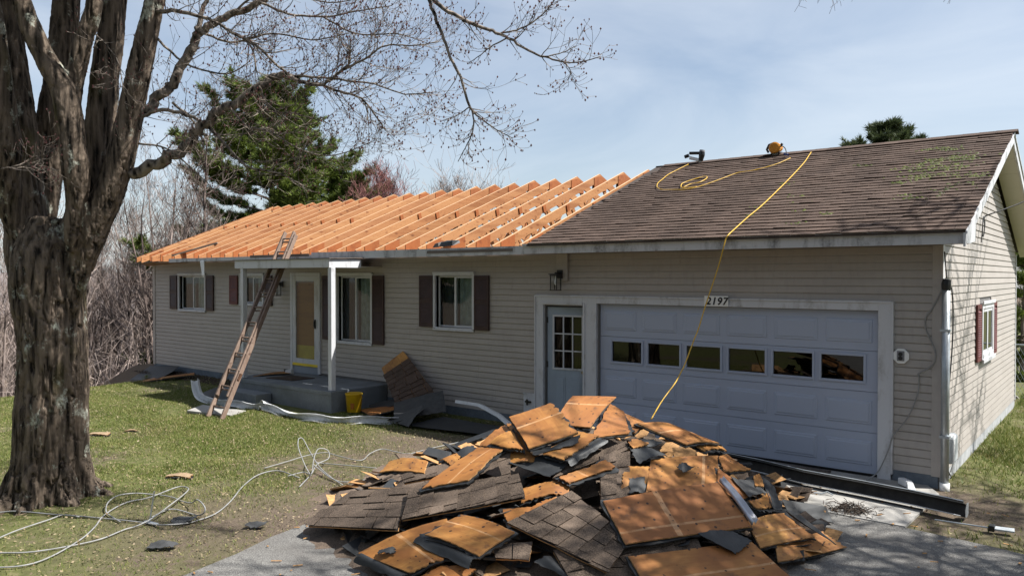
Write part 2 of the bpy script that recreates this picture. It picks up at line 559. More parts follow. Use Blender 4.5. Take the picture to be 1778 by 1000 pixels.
M['deck'] = m_plain('roof_deck', (0.055, 0.042, 0.035), 0.9, 0.3, 9)
M['bark'] = m_bark()
M['bark_thin'] = m_bark('branch_bark', (0.105, 0.088, 0.074), False, 0.5, 20)
M['bark_wood'] = m_bark('wood_bark', (0.085, 0.066, 0.058), False, 0.4, 6)
M['bark_pale'] = m_bark('pale_wood_bark', (0.145, 0.118, 0.106), False, 0.4, 6)
M['bud'] = m_plain('red_bud', (0.13, 0.050, 0.046), 0.6, 0.5, 20)
M['needle'] = m_leaf('pine_needles', (0.018, 0.038, 0.011), (0.20, 0.255, 0.045), 0.2)
M['needle_dark'] = m_leaf('dark_pine_needles', (0.024, 0.040, 0.020), (0.105, 0.13, 0.05), 0.2)
M['grass'] = m_leaf('grass_blade', (0.058, 0.100, 0.014), (0.34, 0.30, 0.13), 0.25, mid=(0.135, 0.180, 0.032))
M['straw'] = m_leaf('dry_leaf', (0.16, 0.11, 0.06), (0.36, 0.29, 0.185), 0.15)
M['moss'] = m_leaf('roof_moss', (0.026, 0.034, 0.006), (0.085, 0.105, 0.012), 0)
M['ground'] = m_ground()
M['asphalt'] = m_asphalt()
M['concrete'] = m_concrete()
M['soil'] = m_plain('dark_soil', (0.07, 0.052, 0.04), 0.95, 0.5, 12, bump=0.8)
M['glass'] = m_glass('window_glass')
M['glass_dark'] = m_glass('garage_glass', (0.16, 0.17, 0.17), 0.9)
M['black_metal'] = m_plain('black_metal', (0.012, 0.012, 0.013), 0.4, 0.2, spec=0.5)
M['galv'] = m_plain('galvanised_conduit', (0.42, 0.45, 0.47), 0.42, 0.2, 8, metal=0.6)
M['alu'] = m_dirty_white('white_aluminium_gutter', (0.68, 0.69, 0.70), (0.30, 0.29, 0.28), 0.62, 0.35)
M['gutter_dark'] = m_plain('gutter_inside_grime', (0.05, 0.046, 0.042), 0.8, 0.5, 9, bump=0.5)
M['cable'] = m_plain('grey_white_cable', (0.25, 0.25, 0.245), 0.5, 0.25, 15)
M['dark_cable'] = m_plain('black_cable', (0.02, 0.02, 0.022), 0.5, 0.2)
M['hose'] = m_plain('yellow_hose', (0.60, 0.37, 0.045), 0.45, 0.15)
M['bucket'] = m_plain('yellow_plastic', (0.55, 0.34, 0.012), 0.4, 0.12)
M['bucket_mark'] = m_plain('bucket_label', (0.42, 0.14, 0.015), 0.5, 0.3)
M['room'] = m_plain('room_wall', (0.16, 0.155, 0.15), 0.9, 0.1)
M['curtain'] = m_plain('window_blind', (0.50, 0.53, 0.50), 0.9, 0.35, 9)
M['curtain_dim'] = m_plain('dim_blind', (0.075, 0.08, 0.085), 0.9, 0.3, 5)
M['door_blue'] = m_plain('pale_blue_door_paint', (0.30, 0.36, 0.43), 0.45, 0.1, 3)
M['door_wood'] = m_lumber('wood_door_with_reflection', (0.36, 0.15, 0.02), (0.74, 0.38, 0.05), ax=0)
M['yellow_tone'] = m_plain('yellow_sweep_and_reflection', (0.76, 0.56, 0.03), 0.5, 0.15)
M['storm_grey'] = m_plain('grey_kick_plate', (0.24, 0.27, 0.31), 0.5, 0.12)
M['brass'] = m_plain('dull_brass', (0.30, 0.24, 0.12), 0.4, 0.2, metal=0.8)
M['mat'] = m_plain('coir_doormat', (0.055, 0.036, 0.026), 0.95, 0.5, 30, bump=0.8)
M['lamp_glass'] = m_glass('lamp_glass', (0.85, 0.86, 0.86), 0.9)
M['sign_black'] = m_plain('black_lettering', (0.01, 0.01, 0.012), 0.5, 0.1)
M['orange_tool'] = m_plain('orange_tool_shell', (0.55, 0.22, 0.015), 0.35, 0.15, spec=0.5)
M['grey_plastic'] = m_plain('grey_plastic', (0.20, 0.20, 0.21), 0.5, 0.2)
M['meter'] = m_plain('meter_box_paint', (0.42, 0.45, 0.47), 0.45, 0.15)
M['pvc'] = m_plain('white_pvc', (0.80, 0.80, 0.78), 0.4, 0.08)

# ------------------------------------------------------------------ surveyed layout (world metres)
STEMS=[[(-7.969,-6.935,-0.31,0.4352),(-7.971,-6.931,0.025,0.4151),(-7.975,-6.926,0.427,0.3884),(-7.968,-6.911,0.962,0.3817),(-7.962,-6.896,1.498,0.3683),(-7.971,-6.896,1.9,0.3683),(-8.0,-6.913,2.235,0.3817),(-8.013,-6.917,2.569,0.4018),(-8.005,-6.905,2.904,0.3616),(-7.987,-6.884,3.239,0.2277)],
[(-8.069,-6.977,1.766,0.2946),(-8.167,-7.011,2.234,0.2716),(-8.267,-7.042,2.907,0.2484),(-8.347,-7.057,3.584,0.225),(-8.449,-7.086,4.469,0.2015),(-8.574,-7.132,5.427,0.1778),(-8.677,-7.163,6.255,0.154),(-8.828,-7.222,7.636,0.1301)],
[(-8.185,-7.177,2.967,0.2648),(-8.161,-7.307,3.549,0.2285),(-8.053,-7.369,4.178,0.193),(-7.975,-7.454,4.852,0.1585),(-7.936,-7.565,5.818,0.1249)],
[(-7.451,-6.909,2.826,0.1673),(-7.342,-6.875,3.4,0.1544),(-7.302,-6.899,3.84,0.1417),(-7.343,-6.982,4.56,0.1291),(-7.449,-7.125,4.925,0.1167),(-7.543,-7.258,5.317,0.1044),(-7.577,-7.343,5.673,0.0923),(-7.632,-7.438,6.395,0.0802)],
[(-7.41,-6.889,4.171,0.1346),(-7.358,-6.869,4.678,0.1228),(-7.286,-6.835,5.055,0.1109),(-7.174,-6.769,5.429,0.0992),(-7.112,-6.744,5.738,0.0875),(-7.05,-6.708,6.614,0.0759)],
[(-8.421,-6.791,2.848,0.2366),(-8.44,-6.724,3.829,0.2141),(-8.447,-6.649,4.679,0.1913),(-8.452,-6.576,5.397,0.1683),(-8.467,-6.511,6.052,0.145),(-8.48,-6.437,7.142,0.1215)],
[(-7.897,-6.839,1.766,0.2277),(-7.834,-6.776,2.435,0.2126),(-7.725,-6.675,3.104,0.1975),(-7.616,-6.575,3.774,0.1825),(-7.554,-6.512,4.443,0.1674),(-7.502,-6.458,5.113,0.1523),(-7.444,-6.399,5.782,0.1373),(-7.39,-6.337,6.786,0.1222),(-7.373,-6.302,7.924,0.1071)],
[(-7.763,-6.859,1.775,0.2053),(-7.648,-6.787,2.437,0.1906),(-7.463,-6.657,3.095,0.1761),(-7.257,-6.513,3.618,0.1617),(-7.104,-6.41,4.27,0.1473),(-6.992,-6.341,4.852,0.133),(-6.86,-6.255,5.496,0.1188),(-6.725,-6.165,6.201,0.1047),(-6.584,-6.062,7.356,0.0906)]]
BRANCHES=[[(-7.365,-6.504,3.641,0.0728),(-7.131,-6.402,3.737,0.0686),(-6.818,-6.237,3.825,0.0644),(-6.6,-6.147,3.938,0.0602),(-6.335,-6.018,4.138,0.0561),(-6.123,-5.932,4.316,0.0521),(-5.912,-5.849,4.416,0.0481),(-5.607,-5.688,4.632,0.0442),(-5.354,-5.57,4.757,0.0404)],
[(-5.383,-5.594,4.763,0.0248),(-5.175,-5.479,4.654,0.0214),(-4.949,-5.349,4.612,0.018),(-4.779,-5.262,4.731,0.0146),(-4.667,-5.221,4.823,0.0112),(-4.637,-5.245,4.964,0.0079)],
[(-5.208,-5.455,4.664,0.0186),(-5.047,-5.274,4.63,0.0162),(-4.938,-5.136,4.571,0.0138),(-4.783,-4.961,4.504,0.0113),(-4.69,-4.838,4.324,0.0089),(-4.635,-4.745,4.173,0.0064)],
[(-4.755,-5.281,4.723,0.0134),(-4.509,-5.128,4.864,0.0112),(-4.32,-5.023,4.98,0.0091),(-4.058,-4.859,4.968,0.0069),(-3.835,-4.728,4.999,0.0048)],
[(-5.364,-5.578,4.739,0.0161),(-5.084,-5.405,4.703,0.0138),(-4.758,-5.195,4.655,0.0116),(-4.478,-5.021,4.602,0.0093),(-4.209,-4.859,4.488,0.0071),(-3.92,-4.677,4.502,0.0048)],
[(-7.105,-6.409,4.368,0.0655),(-6.963,-6.293,4.466,0.0618),(-6.811,-6.168,4.629,0.0582),(-6.71,-6.084,4.793,0.0546),(-6.56,-5.956,5.12,0.0509),(-6.495,-5.901,5.316,0.0473),(-6.409,-5.83,5.381,0.0436),(-6.206,-5.664,5.525,0.04),(-5.953,-5.457,5.675,0.0364),(-5.75,-5.29,5.871,0.0327)],
[(-6.495,-5.901,5.316,0.0327),(-6.509,-5.842,5.595,0.0263),(-6.456,-5.729,5.943,0.0199)],
[(-6.861,-6.255,5.548,0.0293),(-6.567,-6.185,5.516,0.0246),(-6.169,-6.034,5.408,0.0201),(-5.802,-5.91,5.208,0.0157),(-5.515,-5.849,5.013,0.0114),(-5.35,-5.889,4.703,0.0072)],
[(-5.656,-5.999,5.133,0.0159),(-5.5,-5.811,5.032,0.0147),(-5.341,-5.623,4.8,0.0136),(-5.209,-5.454,4.676,0.0124)],
[(-7.124,-6.361,4.312,0.0263),(-6.937,-6.306,4.395,0.0238),(-6.661,-6.179,4.431,0.0214),(-6.312,-5.996,4.299,0.0189),(-6.066,-5.899,4.092,0.0165),(-5.822,-5.804,3.827,0.0142),(-5.623,-5.741,3.728,0.0119),(-5.353,-5.622,3.667,0.0096),(-5.086,-5.506,3.528,0.0074)],
[(-6.708,-6.087,4.531,0.0164),(-6.458,-6.017,4.346,0.0129),(-6.261,-5.992,4.102,0.0096),(-6.156,-6.038,3.957,0.0063)],
[(-6.7,-6.178,6.191,0.0647),(-6.177,-6.021,6.481,0.0568),(-5.501,-5.743,6.629,0.0493),(-4.612,-5.303,6.344,0.042),(-3.985,-5.079,5.718,0.0351),(-3.628,-5.068,5.32,0.0284)],
[(-3.659,-5.093,5.36,0.0182),(-3.597,-5.067,5.212,0.0172),(-3.513,-5.025,4.969,0.0162),(-3.442,-4.994,4.754,0.0153),(-3.337,-4.935,4.512,0.0143),(-3.258,-4.897,4.244,0.0133),(-3.202,-4.876,4.15,0.0123)],
[(-3.202,-4.876,4.15,0.009),(-3.087,-4.828,4.048,0.0073),(-2.957,-4.768,3.952,0.0056),(-2.853,-4.728,3.89,0.0039)],
[(-3.211,-4.883,4.161,0.0084),(-3.236,-4.863,3.988,0.007),(-3.288,-4.864,3.898,0.0055),(-3.393,-4.91,3.694,0.004)],
[(-3.237,-4.903,4.218,0.0067),(-3.363,-4.941,4.144,0.0051),(-3.516,-5.001,4.098,0.0034)],
[(-3.641,-5.079,5.337,0.0239),(-3.446,-4.989,5.155,0.0213),(-3.262,-4.907,5.042,0.0188),(-3.045,-4.799,4.931,0.0163),(-2.887,-4.737,4.848,0.0138),(-2.674,-4.633,4.695,0.0114),(-2.498,-4.557,4.62,0.009),(-2.312,-4.473,4.573,0.0066),(-2.091,-4.358,4.613,0.0043)],
[(-2.904,-4.751,4.848,0.0078),(-3.033,-4.813,4.786,0.0063),(-3.136,-4.855,4.713,0.0048),(-3.258,-4.912,4.633,0.0034)],
[(-2.943,-4.782,4.898,0.0089),(-2.781,-4.683,4.934,0.0077),(-2.621,-4.584,5.041,0.0066),(-2.501,-4.516,5.192,0.0055),(-2.436,-4.494,5.292,0.0044)],
[(-2.558,-4.605,4.642,0.0066),(-2.416,-4.522,4.673,0.0049),(-2.297,-4.457,4.73,0.0033)],
[(-2.409,-4.486,4.598,0.0055),(-2.351,-4.473,4.493,0.0044),(-2.357,-4.512,4.405,0.0033)],
[(-5.82,-5.544,5.622,0.0167),(-5.504,-5.388,5.467,0.0137),(-5.144,-5.196,5.409,0.0107),(-4.79,-5.007,5.446,0.0078),(-4.441,-4.822,5.482,0.005)],
[(-6.908,-6.233,5.317,0.0157),(-6.482,-6.068,4.952,0.0122),(-6.007,-5.859,4.787,0.0089),(-5.69,-5.774,4.877,0.0056)],
[(-6.343,-5.971,5.301,0.0154),(-5.975,-5.806,5.141,0.0127),(-5.542,-5.584,5.205,0.0101),(-5.115,-5.371,5.111,0.0075),(-4.746,-5.202,5.141,0.0049)],
[(-7.01,-6.339,4.073,0.0131),(-6.706,-6.159,3.999,0.0104),(-6.403,-5.984,3.732,0.0078),(-6.153,-5.852,3.467,0.0051)],
[(-5.878,-5.87,4.407,0.0151),(-5.694,-5.777,4.192,0.0129),(-5.463,-5.644,4.122,0.0107),(-5.186,-5.476,3.928,0.0085),(-4.863,-5.269,3.859,0.0064),(-4.498,-5.023,4.006,0.0043)],
[(-5.547,-5.728,4.615,0.0124),(-5.477,-5.633,4.373,0.0098),(-5.262,-5.418,4.318,0.0071),(-5.044,-5.202,4.23,0.0044)],
[(-5.103,-5.227,5.393,0.0113),(-4.755,-5.037,5.183,0.0087),(-4.365,-4.809,5.161,0.0062),(-4.076,-4.664,5.048,0.0037)],
[(-6.161,-5.692,5.508,0.0143),(-5.893,-5.569,5.695,0.0119),(-5.527,-5.371,5.7,0.0096),(-5.116,-5.139,5.576,0.0073),(-4.713,-4.91,5.612,0.005)],
[(-7.14,-6.742,5.239,0.0095),(-6.971,-6.694,5.091,0.0078),(-6.802,-6.648,4.883,0.0061),(-6.683,-6.644,4.554,0.0043)],
[(-7.601,-7.527,3.704,0.0074),(-7.52,-7.418,3.739,0.0062),(-7.389,-7.27,3.775,0.0049),(-7.232,-7.102,3.699,0.0037)]]
WIRES_A=[[(-7.812,-7.675,0.012),(-7.728,-7.523,0.012),(-7.605,-7.381,0.012),(-7.071,-7.139,0.012),(-6.559,-6.936,0.012),(-6.062,-6.711,0.012),(-5.769,-6.627,0.05),(-5.783,-6.383,0.012),(-5.85,-6.095,0.012),(-6.143,-5.731,0.012),(-6.626,-5.27,0.012),(-6.947,-4.851,0.012),(-6.916,-4.578,0.012),(-6.408,-4.622,0.012)],[(-6.443,-8.082,0.012),(-6.324,-7.966,0.012),(-6.122,-7.774,0.012),(-6.004,-7.464,0.012),(-5.976,-7.216,0.012),(-6.069,-6.932,0.012),(-6.045,-6.719,0.06),(-6.271,-6.368,0.1),(-6.674,-5.972,0.08),(-6.904,-5.84,0.06),(-7.06,-5.883,0.05),(-6.937,-6.249,0.04),(-6.948,-6.53,0.012),(-6.67,-6.888,0.012),(-6.371,-7.11,0.012),(-6.097,-7.37,0.012),(-5.831,-7.746,0.012),(-5.818,-7.98,0.012),(-6.046,-8.2,0.012)],[(-6.636,-8.024,0.012),(-6.799,-7.816,0.012),(-6.919,-7.611,0.012),(-7.027,-7.31,0.012),(-7.071,-7.139,0.012),(-6.846,-7.07,0.012)],[(-6.323,-6.88,0.012),(-6.63,-6.857,0.012),(-6.815,-6.809,0.05),(-6.986,-6.701,0.08),(-7.143,-6.511,0.08),(-7.152,-6.255,0.04),(-6.799,-6.096,0.012),(-6.295,-6.139,0.06),(-6.048,-6.183,0.15),(-5.812,-6.232,0.12),(-5.811,-6.261,0.06),(-6.005,-6.261,0.012),(-6.332,-6.336,0.012),(-6.222,-6.599,0.012)]]
WIRES_B=[[(-6.594,-4.662,0.012),(-6.602,-4.417,0.012),(-6.317,-4.505,0.05),(-6.571,-4.285,0.12),(-6.706,-4.153,0.18),(-6.881,-3.956,0.2),(-6.869,-3.817,0.15),(-6.729,-3.916,0.08),(-6.68,-4.141,0.05),(-6.44,-4.414,0.012),(-6.05,-4.875,0.012)],[(-6.358,-4.475,0.012),(-6.477,-4.477,0.12),(-6.725,-4.402,0.3),(-6.901,-4.282,0.36),(-6.943,-4.23,0.38),(-6.933,-4.181,0.36),(-6.814,-4.167,0.22),(-6.539,-4.216,0.06),(-6.123,-4.349,0.012),(-5.711,-4.492,0.012)],[(-7.184,-4.617,0.012),(-7.264,-4.194,0.012),(-7.243,-3.885,0.04),(-7.126,-3.67,0.06),(-6.919,-3.626,0.04),(-6.524,-3.533,0.012),(-6.677,-3.225,0.03),(-6.697,-2.986,0.05),(-6.484,-2.913,0.03),(-6.295,-2.821,0.012),(-6.299,-2.42,0.012),(-6.258,-1.781,0.012)],[(-6.791,-4.09,0.05),(-6.791,-3.96,0.012),(-6.453,-3.83,0.012),(-5.999,-3.673,0.012)],[(-6.552,-4.3,0.1),(-6.477,-4.263,0.04),(-6.027,-4.393,0.012),(-5.781,-4.375,0.012),(-5.66,-4.101,0.012),(-5.574,-3.85,0.012)]]
HOSE_A=[(-2.67, 3.535, 4.773), (-2.635, 3.299, 4.679), (-2.564, 2.813, 4.486), (-2.499, 1.975, 4.153), (-2.464, 1.311, 3.889), (-2.434, 0.572, 3.596), (-2.445, 0.123, 3.417), (-2.436, -0.347, 3.231), (-2.429, -0.614, 3.124), (-2.458, -0.64, 3.063), (-2.482, -0.66, 2.946), (-2.537, -0.68, 2.715), (-2.594, -0.7, 2.521), (-2.626, -0.72, 2.404), (-2.696, -0.8, 2.094), (-2.724, -0.9, 1.864), (-2.742, -1.0, 1.715), (-2.793, -1.15, 1.417), (-2.801, -1.25, 1.312), (-2.816, -1.4, 1.175), (-2.841, -1.7, 0.985), (-2.778, -2.1, 0.815)]
HOSE_B=[(-2.944, 3.263, 4.664), (-3.044, 2.971, 4.549), (-3.195, 2.773, 4.47), (-3.395, 2.626, 4.412), (-3.627, 2.557, 4.384), (-3.805, 2.233, 4.255), (-3.954, 1.974, 4.153), (-4.092, 1.813, 4.089), (-4.282, 1.762, 4.068), (-4.532, 1.82, 4.091), (-4.724, 1.864, 4.109), (-4.924, 2.045, 4.181), (-5.06, 2.32, 4.29), (-5.102, 2.581, 4.394), (-5.141, 2.885, 4.515), (-5.108, 3.179, 4.631), (-5.047, 3.552, 4.779)]
HOSE_C=[(-4.066, 1.872, 4.112), (-4.337, 1.872, 4.112), (-4.475, 2.104, 4.204), (-4.462, 2.236, 4.257), (-4.345, 2.412, 4.327), (-4.215, 2.516, 4.368), (-4.122, 2.386, 4.316), (-4.146, 2.155, 4.224), (-4.278, 2.088, 4.198), (-4.343, 1.906, 4.125)]
PILE = [
 ('S', 'shingled panel with tabs fanning out at the far left end of the pile', [(-4.451,-5.377,0.346),(-3.651,-5.278,0.504),(-3.5,-5.558,0.395),(-4.484,-5.688,0.205)]),
 ('S', 'shingled panel sagging over the left foot of the pile, lowest toward the lawn', [(-4.557,-5.675,0.212),(-3.529,-5.515,0.412),(-3.317,-5.799,0.299),(-4.481,-5.899,0.12)]),
 ('S', 'narrow shingled strip under the small orange boards left of the long slanted board', [(-3.934,-5.182,0.552),(-3.544,-4.952,0.684),(-3.363,-5.092,0.637),(-3.784,-5.275,0.526)]),
 ('P', 'small orange plywood board lying flat at the pile end nearest the lawn wires', [(-4.327,-5.126,0.525),(-4.427,-4.907,0.591),(-3.807,-4.932,0.693),(-3.629,-5.15,0.634)]),
 ('P', 'short pale plywood offcut between the flat orange board and the long slanted board', [(-3.669,-4.905,0.714),(-3.549,-4.795,0.77),(-3.429,-4.839,0.761),(-3.431,-4.971,0.704)]),
 ('T', 'black paper scrap poking out behind the short pale offcut', [(-3.565,-4.795,0.762),(-3.466,-4.624,0.835),(-3.351,-4.647,0.831),(-3.399,-4.855,0.745)]),
 ('S', 'wide shingled panel with clear brown tabs across the left middle of the pile', [(-3.568,-5.403,0.523),(-2.657,-4.884,0.698),(-2.417,-5.095,0.588),(-3.321,-5.739,0.367)]),
 ('P', 'long reddish plywood board slanting down to the left above the tabbed panel', [(-3.271,-4.747,0.871),(-2.981,-4.71,0.882),(-3.005,-5.204,0.669),(-3.391,-5.431,0.576)]),
 ('P', 'orange plywood corner at the back left behind the steep striped sheet', [(-3.296,-4.718,0.874),(-3.275,-4.325,1.032),(-3.097,-4.44,0.983),(-3.153,-4.691,0.883)]),
 ('P', 'pale plywood triangle tucked under the left edge of the steep striped sheet', [(-3.162,-4.715,0.915),(-3.087,-4.443,1.019),(-2.759,-4.674,0.901),(-2.928,-4.721,0.897)]),
 ('P', 'dark brown plywood edge standing below the left side of the steep striped sheet', [(-3.319,-4.252,1.028),(-3.225,-4.253,1.027),(-2.776,-4.561,0.878),(-2.833,-4.597,0.865)]),
 ('P', 'steep plywood sheet with a double pale stripe near the pile top, facing the camera', [(-3.21,-4.337,1.119),(-2.96,-3.911,1.246),(-2.422,-4.242,1.048),(-2.681,-4.684,0.924)]),
 ('P', 'topmost plywood sheet with a pale diagonal stripe in front of the side door', [(-2.895,-3.629,1.286),(-2.6,-3.21,1.263),(-2.413,-4.019,1.066),(-2.703,-4.248,1.1)]),
 ('T', 'torn black underlayment hanging below the steep striped sheet', [(-2.707,-4.641,0.902),(-2.412,-4.207,0.998),(-2.366,-4.315,0.954),(-2.606,-4.701,0.866)]),
 ('P', 'plain plywood sheet right of the topmost sheet, under the hanging yellow hose', [(-2.572,-3.388,1.194),(-2.365,-3.424,1.122),(-2.103,-3.723,0.988),(-2.333,-4.122,0.983)]),
 ('P', 'light plywood wedge at the back of the pile touching the hose end', [(-2.542,-3.295,1.135),(-2.198,-3.216,1.007),(-2.149,-3.583,0.972),(-2.254,-3.636,1.009)]),
 ('P', 'long thin plywood sheet sloping right at the back edge toward the garage door', [(-2.175,-3.492,1.056),(-2.063,-2.911,0.965),(-1.675,-2.577,0.766),(-1.732,-3.271,0.857)]),
 ('P', 'narrow plywood strip just below the long thin back sheet', [(-1.781,-3.02,0.808),(-1.831,-2.253,0.684),(-1.618,-2.496,0.659),(-1.656,-3.011,0.763)]),
 ('P', 'bright plywood piece edged by a black strip below the steep sheet', [(-2.571,-4.619,0.873),(-2.505,-4.119,1.024),(-2.278,-4.06,0.986),(-2.352,-4.578,0.837)]),
 ('T', 'long black strip along the edge of the bright plywood piece at the pile middle', [(-2.289,-4.055,0.978),(-2.187,-4.058,0.946),(-2.256,-4.584,0.804),(-2.352,-4.578,0.832)]),
 ('P', 'small brown plywood scrap under the steep striped sheet, left of the black flap', [(-2.946,-4.628,0.861),(-2.64,-4.564,0.842),(-2.621,-4.662,0.802),(-2.83,-4.807,0.776)]),
 ('T', 'broad black flap of roofing paper in the middle left of the pile', [(-2.835,-4.8,0.779),(-2.605,-4.565,0.831),(-2.337,-4.533,0.793),(-2.368,-4.777,0.707),(-2.715,-4.949,0.701)]),
 ('S', 'small shingled strip left of the broad black flap', [(-3.044,-4.749,0.795),(-2.959,-4.639,0.832),(-2.713,-4.934,0.688),(-2.769,-4.976,0.676)]),
 ('S', 'dark shingled panel in shade under the bright plywood piece', [(-2.379,-4.483,0.771),(-2.149,-3.803,0.897),(-2.07,-3.904,0.845),(-2.37,-4.73,0.691)]),
 ('P', 'tapered plywood board in the centre pointing right', [(-2.296,-4.741,0.711),(-2.103,-4.256,0.814),(-1.963,-4.266,0.766),(-2.177,-4.728,0.68)]),
 ('S', 'dark weathered shingled panel right of the tapered board', [(-2.198,-4.187,0.821),(-2.031,-3.925,0.831),(-1.714,-4.47,0.578),(-1.875,-4.678,0.576)]),
 ('P', 'small blond plywood chip on black scraps near the pile centre', [(-2.089,-3.86,0.914),(-2.086,-3.729,0.933),(-1.945,-3.655,0.888),(-2.013,-3.89,0.879)]),
 ('T', 'black shingle scrap with a notched edge above the big centre sheet', [(-2.007,-3.912,0.855),(-1.962,-3.694,0.869),(-1.776,-3.611,0.8),(-1.874,-4.011,0.78)]),
 ('T', 'black scrap below the left end of the long thin back sheet', [(-2.128,-3.633,0.93),(-1.93,-3.427,0.869),(-1.924,-3.585,0.855),(-2.015,-3.727,0.879)]),
 ('P', 'reddish plywood scrap left of the big centre sheet', [(-1.974,-4.11,0.767),(-1.799,-3.933,0.743),(-1.619,-4.303,0.59),(-1.781,-4.498,0.599)]),
 ('T', 'square grey shingle offcut lying on the reddish scrap', [(-1.82,-4.277,0.699),(-1.722,-4.16,0.691),(-1.616,-4.32,0.615),(-1.703,-4.468,0.611)]),
 ('P', 'big upright plywood sheet at pile centre with a loose black square on it', [(-1.858,-3.789,0.775),(-1.565,-2.886,0.693),(-1.233,-3.622,0.529),(-1.595,-4.368,0.619)]),
 ('T', 'loose black square on the big centre sheet', [(-1.604,-3.742,0.737),(-1.584,-3.573,0.741),(-1.504,-3.56,0.706),(-1.519,-3.791,0.693)]),
 ('P', 'curled plywood piece right of the big centre sheet', [(-1.539,-2.931,0.693),(-1.542,-2.719,0.672),(-1.272,-2.717,0.548),(-1.336,-3.253,0.626)]),
 ('P', 'plywood triangle pointing down right beside the metal flashing', [(-1.417,-3.221,0.642),(-1.042,-3.312,0.467),(-1.047,-3.552,0.465),(-1.222,-3.673,0.542)]),
 ('T', 'grey black paper flap at the right shoulder of the pile', [(-1.262,-3.287,0.599),(-1.124,-3.045,0.526),(-0.968,-3.09,0.454),(-1.005,-3.435,0.479)]),
 ('P', 'small upright plywood stub at the right shoulder of the pile', [(-1.158,-2.944,0.552),(-1.165,-2.77,0.54),(-1.019,-3.016,0.492),(-1.045,-3.187,0.518)]),
 ('T', 'torn black paper draped over the right side of the pile', [(-1.196,-2.675,0.498),(-1.028,-2.706,0.424),(-0.766,-3.244,0.342),(-0.847,-3.293,0.382)]),
 ('P', 'plywood triangle below the grey black flap on the right', [(-1.003,-3.496,0.444),(-0.968,-3.057,0.424),(-0.845,-3.268,0.371),(-0.921,-3.507,0.407)]),
 ('P', 'large flat plywood sheet with a cross stripe, nearest of the big sheets', [(-1.774,-4.801,0.617),(-1.21,-3.664,0.635),(-0.763,-3.992,0.389),(-1.38,-5.089,0.397)]),
 ('S', 'shingled panel peeking out beneath the large cross-striped sheet', [(-1.533,-5.08,0.328),(-1.12,-4.388,0.367),(-0.999,-4.523,0.282),(-1.322,-5.143,0.229)]),
 ('P', 'plywood sheet running out of the bottom of the picture with a pale stripe', [(-1.334,-5.122,0.318),(-0.71,-4.124,0.295),(-0.261,-4.314,0.119),(-0.858,-5.458,0.115)]),
 ('T', 'black strip lying on the bottom plywood sheet', [(-1.036,-4.5,0.404),(-0.858,-4.187,0.389),(-0.694,-4.164,0.319),(-0.726,-4.43,0.279)]),
 ('P', 'plywood sheet at the right foot of the pile under a grey paper edge', [(-0.876,-3.812,0.373),(-0.739,-3.227,0.332),(-0.435,-3.245,0.176),(-0.655,-4.058,0.244)]),
 ('T', 'curled grey paper edge on the right foot sheet', [(-0.721,-3.246,0.34),(-0.635,-3.15,0.295),(-0.285,-3.183,0.117),(-0.374,-3.21,0.163)]),
 ('P', 'lowest plywood sheet at the right tip of the pile, resting on the asphalt', [(-0.681,-3.715,0.232),(-0.471,-2.973,0.135),(-0.259,-2.945,0.025),(-0.523,-4.01,0.137)]),
 ('P', 'orange plywood end between the tabbed panel and the black flap', [(-2.556,-4.96,0.623),(-2.26,-4.645,0.681),(-2.141,-4.781,0.603),(-2.452,-5.11,0.543)]),
 ('P', 'pale plywood sliver above the big front shingled panel', [(-2.219,-4.886,0.592),(-2.146,-4.899,0.572),(-2.21,-5.149,0.486),(-2.327,-5.162,0.507)]),
 ('P', 'brown splintered plywood under the left corner of the front shingled panel', [(-2.555,-5.245,0.499),(-2.267,-5.064,0.521),(-2.236,-5.156,0.477),(-2.393,-5.347,0.428)]),
 ('S', 'big shingled panel with diagonal tab rows at the front centre', [(-2.105,-4.833,0.637),(-1.42,-4.974,0.39),(-1.404,-5.341,0.241),(-2.341,-5.426,0.458)]),
 ('S', 'shingled panel below the diagonal one, running out of the bottom edge', [(-1.88,-5.393,0.309),(-1.326,-4.97,0.286),(-0.945,-5.106,0.106),(-1.462,-5.613,0.091)]),
 ('S', 'small shingle strip with two tabs lying on the asphalt at the front left', [(-2.361,-5.594,0.306),(-2.099,-5.394,0.338),(-2.017,-5.549,0.251),(-2.259,-5.678,0.247)]),
 ('T', 'curved black paper scrap on the asphalt at the bottom centre', [(-1.978,-5.531,0.25),(-1.898,-5.425,0.276),(-1.645,-5.445,0.2),(-1.667,-5.51,0.178)]),
 ('P', 'orange plywood sheet at the lower left front with a small black scrap on it', [(-3.441,-6.152,0.167),(-2.932,-5.568,0.427),(-2.493,-5.815,0.271),(-2.785,-6.131,0.137)]),
 ('P', 'plywood sheet with a pale stripe on top of the lower left stack', [(-2.912,-5.874,0.367),(-2.778,-5.561,0.496),(-2.205,-5.509,0.438),(-2.323,-5.827,0.308)]),
 ('T', 'black paper flap hanging from the lower left stack', [(-2.983,-5.941,0.295),(-2.951,-5.835,0.344),(-2.347,-5.814,0.285),(-2.328,-5.927,0.228)]),
 ('P', 'plywood corner sticking out under the black flap at the bottom edge', [(-2.726,-6.137,0.102),(-2.643,-5.96,0.178),(-2.346,-5.844,0.19),(-2.372,-5.988,0.124)]),
 ('T', 'small black scrap lying on the lower left plywood sheet', [(-3.239,-6.098,0.218),(-3.096,-6.03,0.245),(-3.06,-6.07,0.225),(-3.195,-6.137,0.198)]),
 ('T', 'ragged black layer under the lower left plywood sheet', [(-3.456,-6.197,0.101),(-3.38,-6.081,0.156),(-2.803,-6.108,0.121),(-2.886,-6.198,0.081)]),
]
FLASH=[(-1.21, -3.664, 0.635), (-0.763, -3.992, 0.389), (-1.182, -3.607, 0.636)]
# ------------------------------------------------------------------ ground, drive
def smooth(a, b, x):
    t = np.clip((x - a) / (b - a), 0, 1)
    return t * t * (3 - 2 * t)

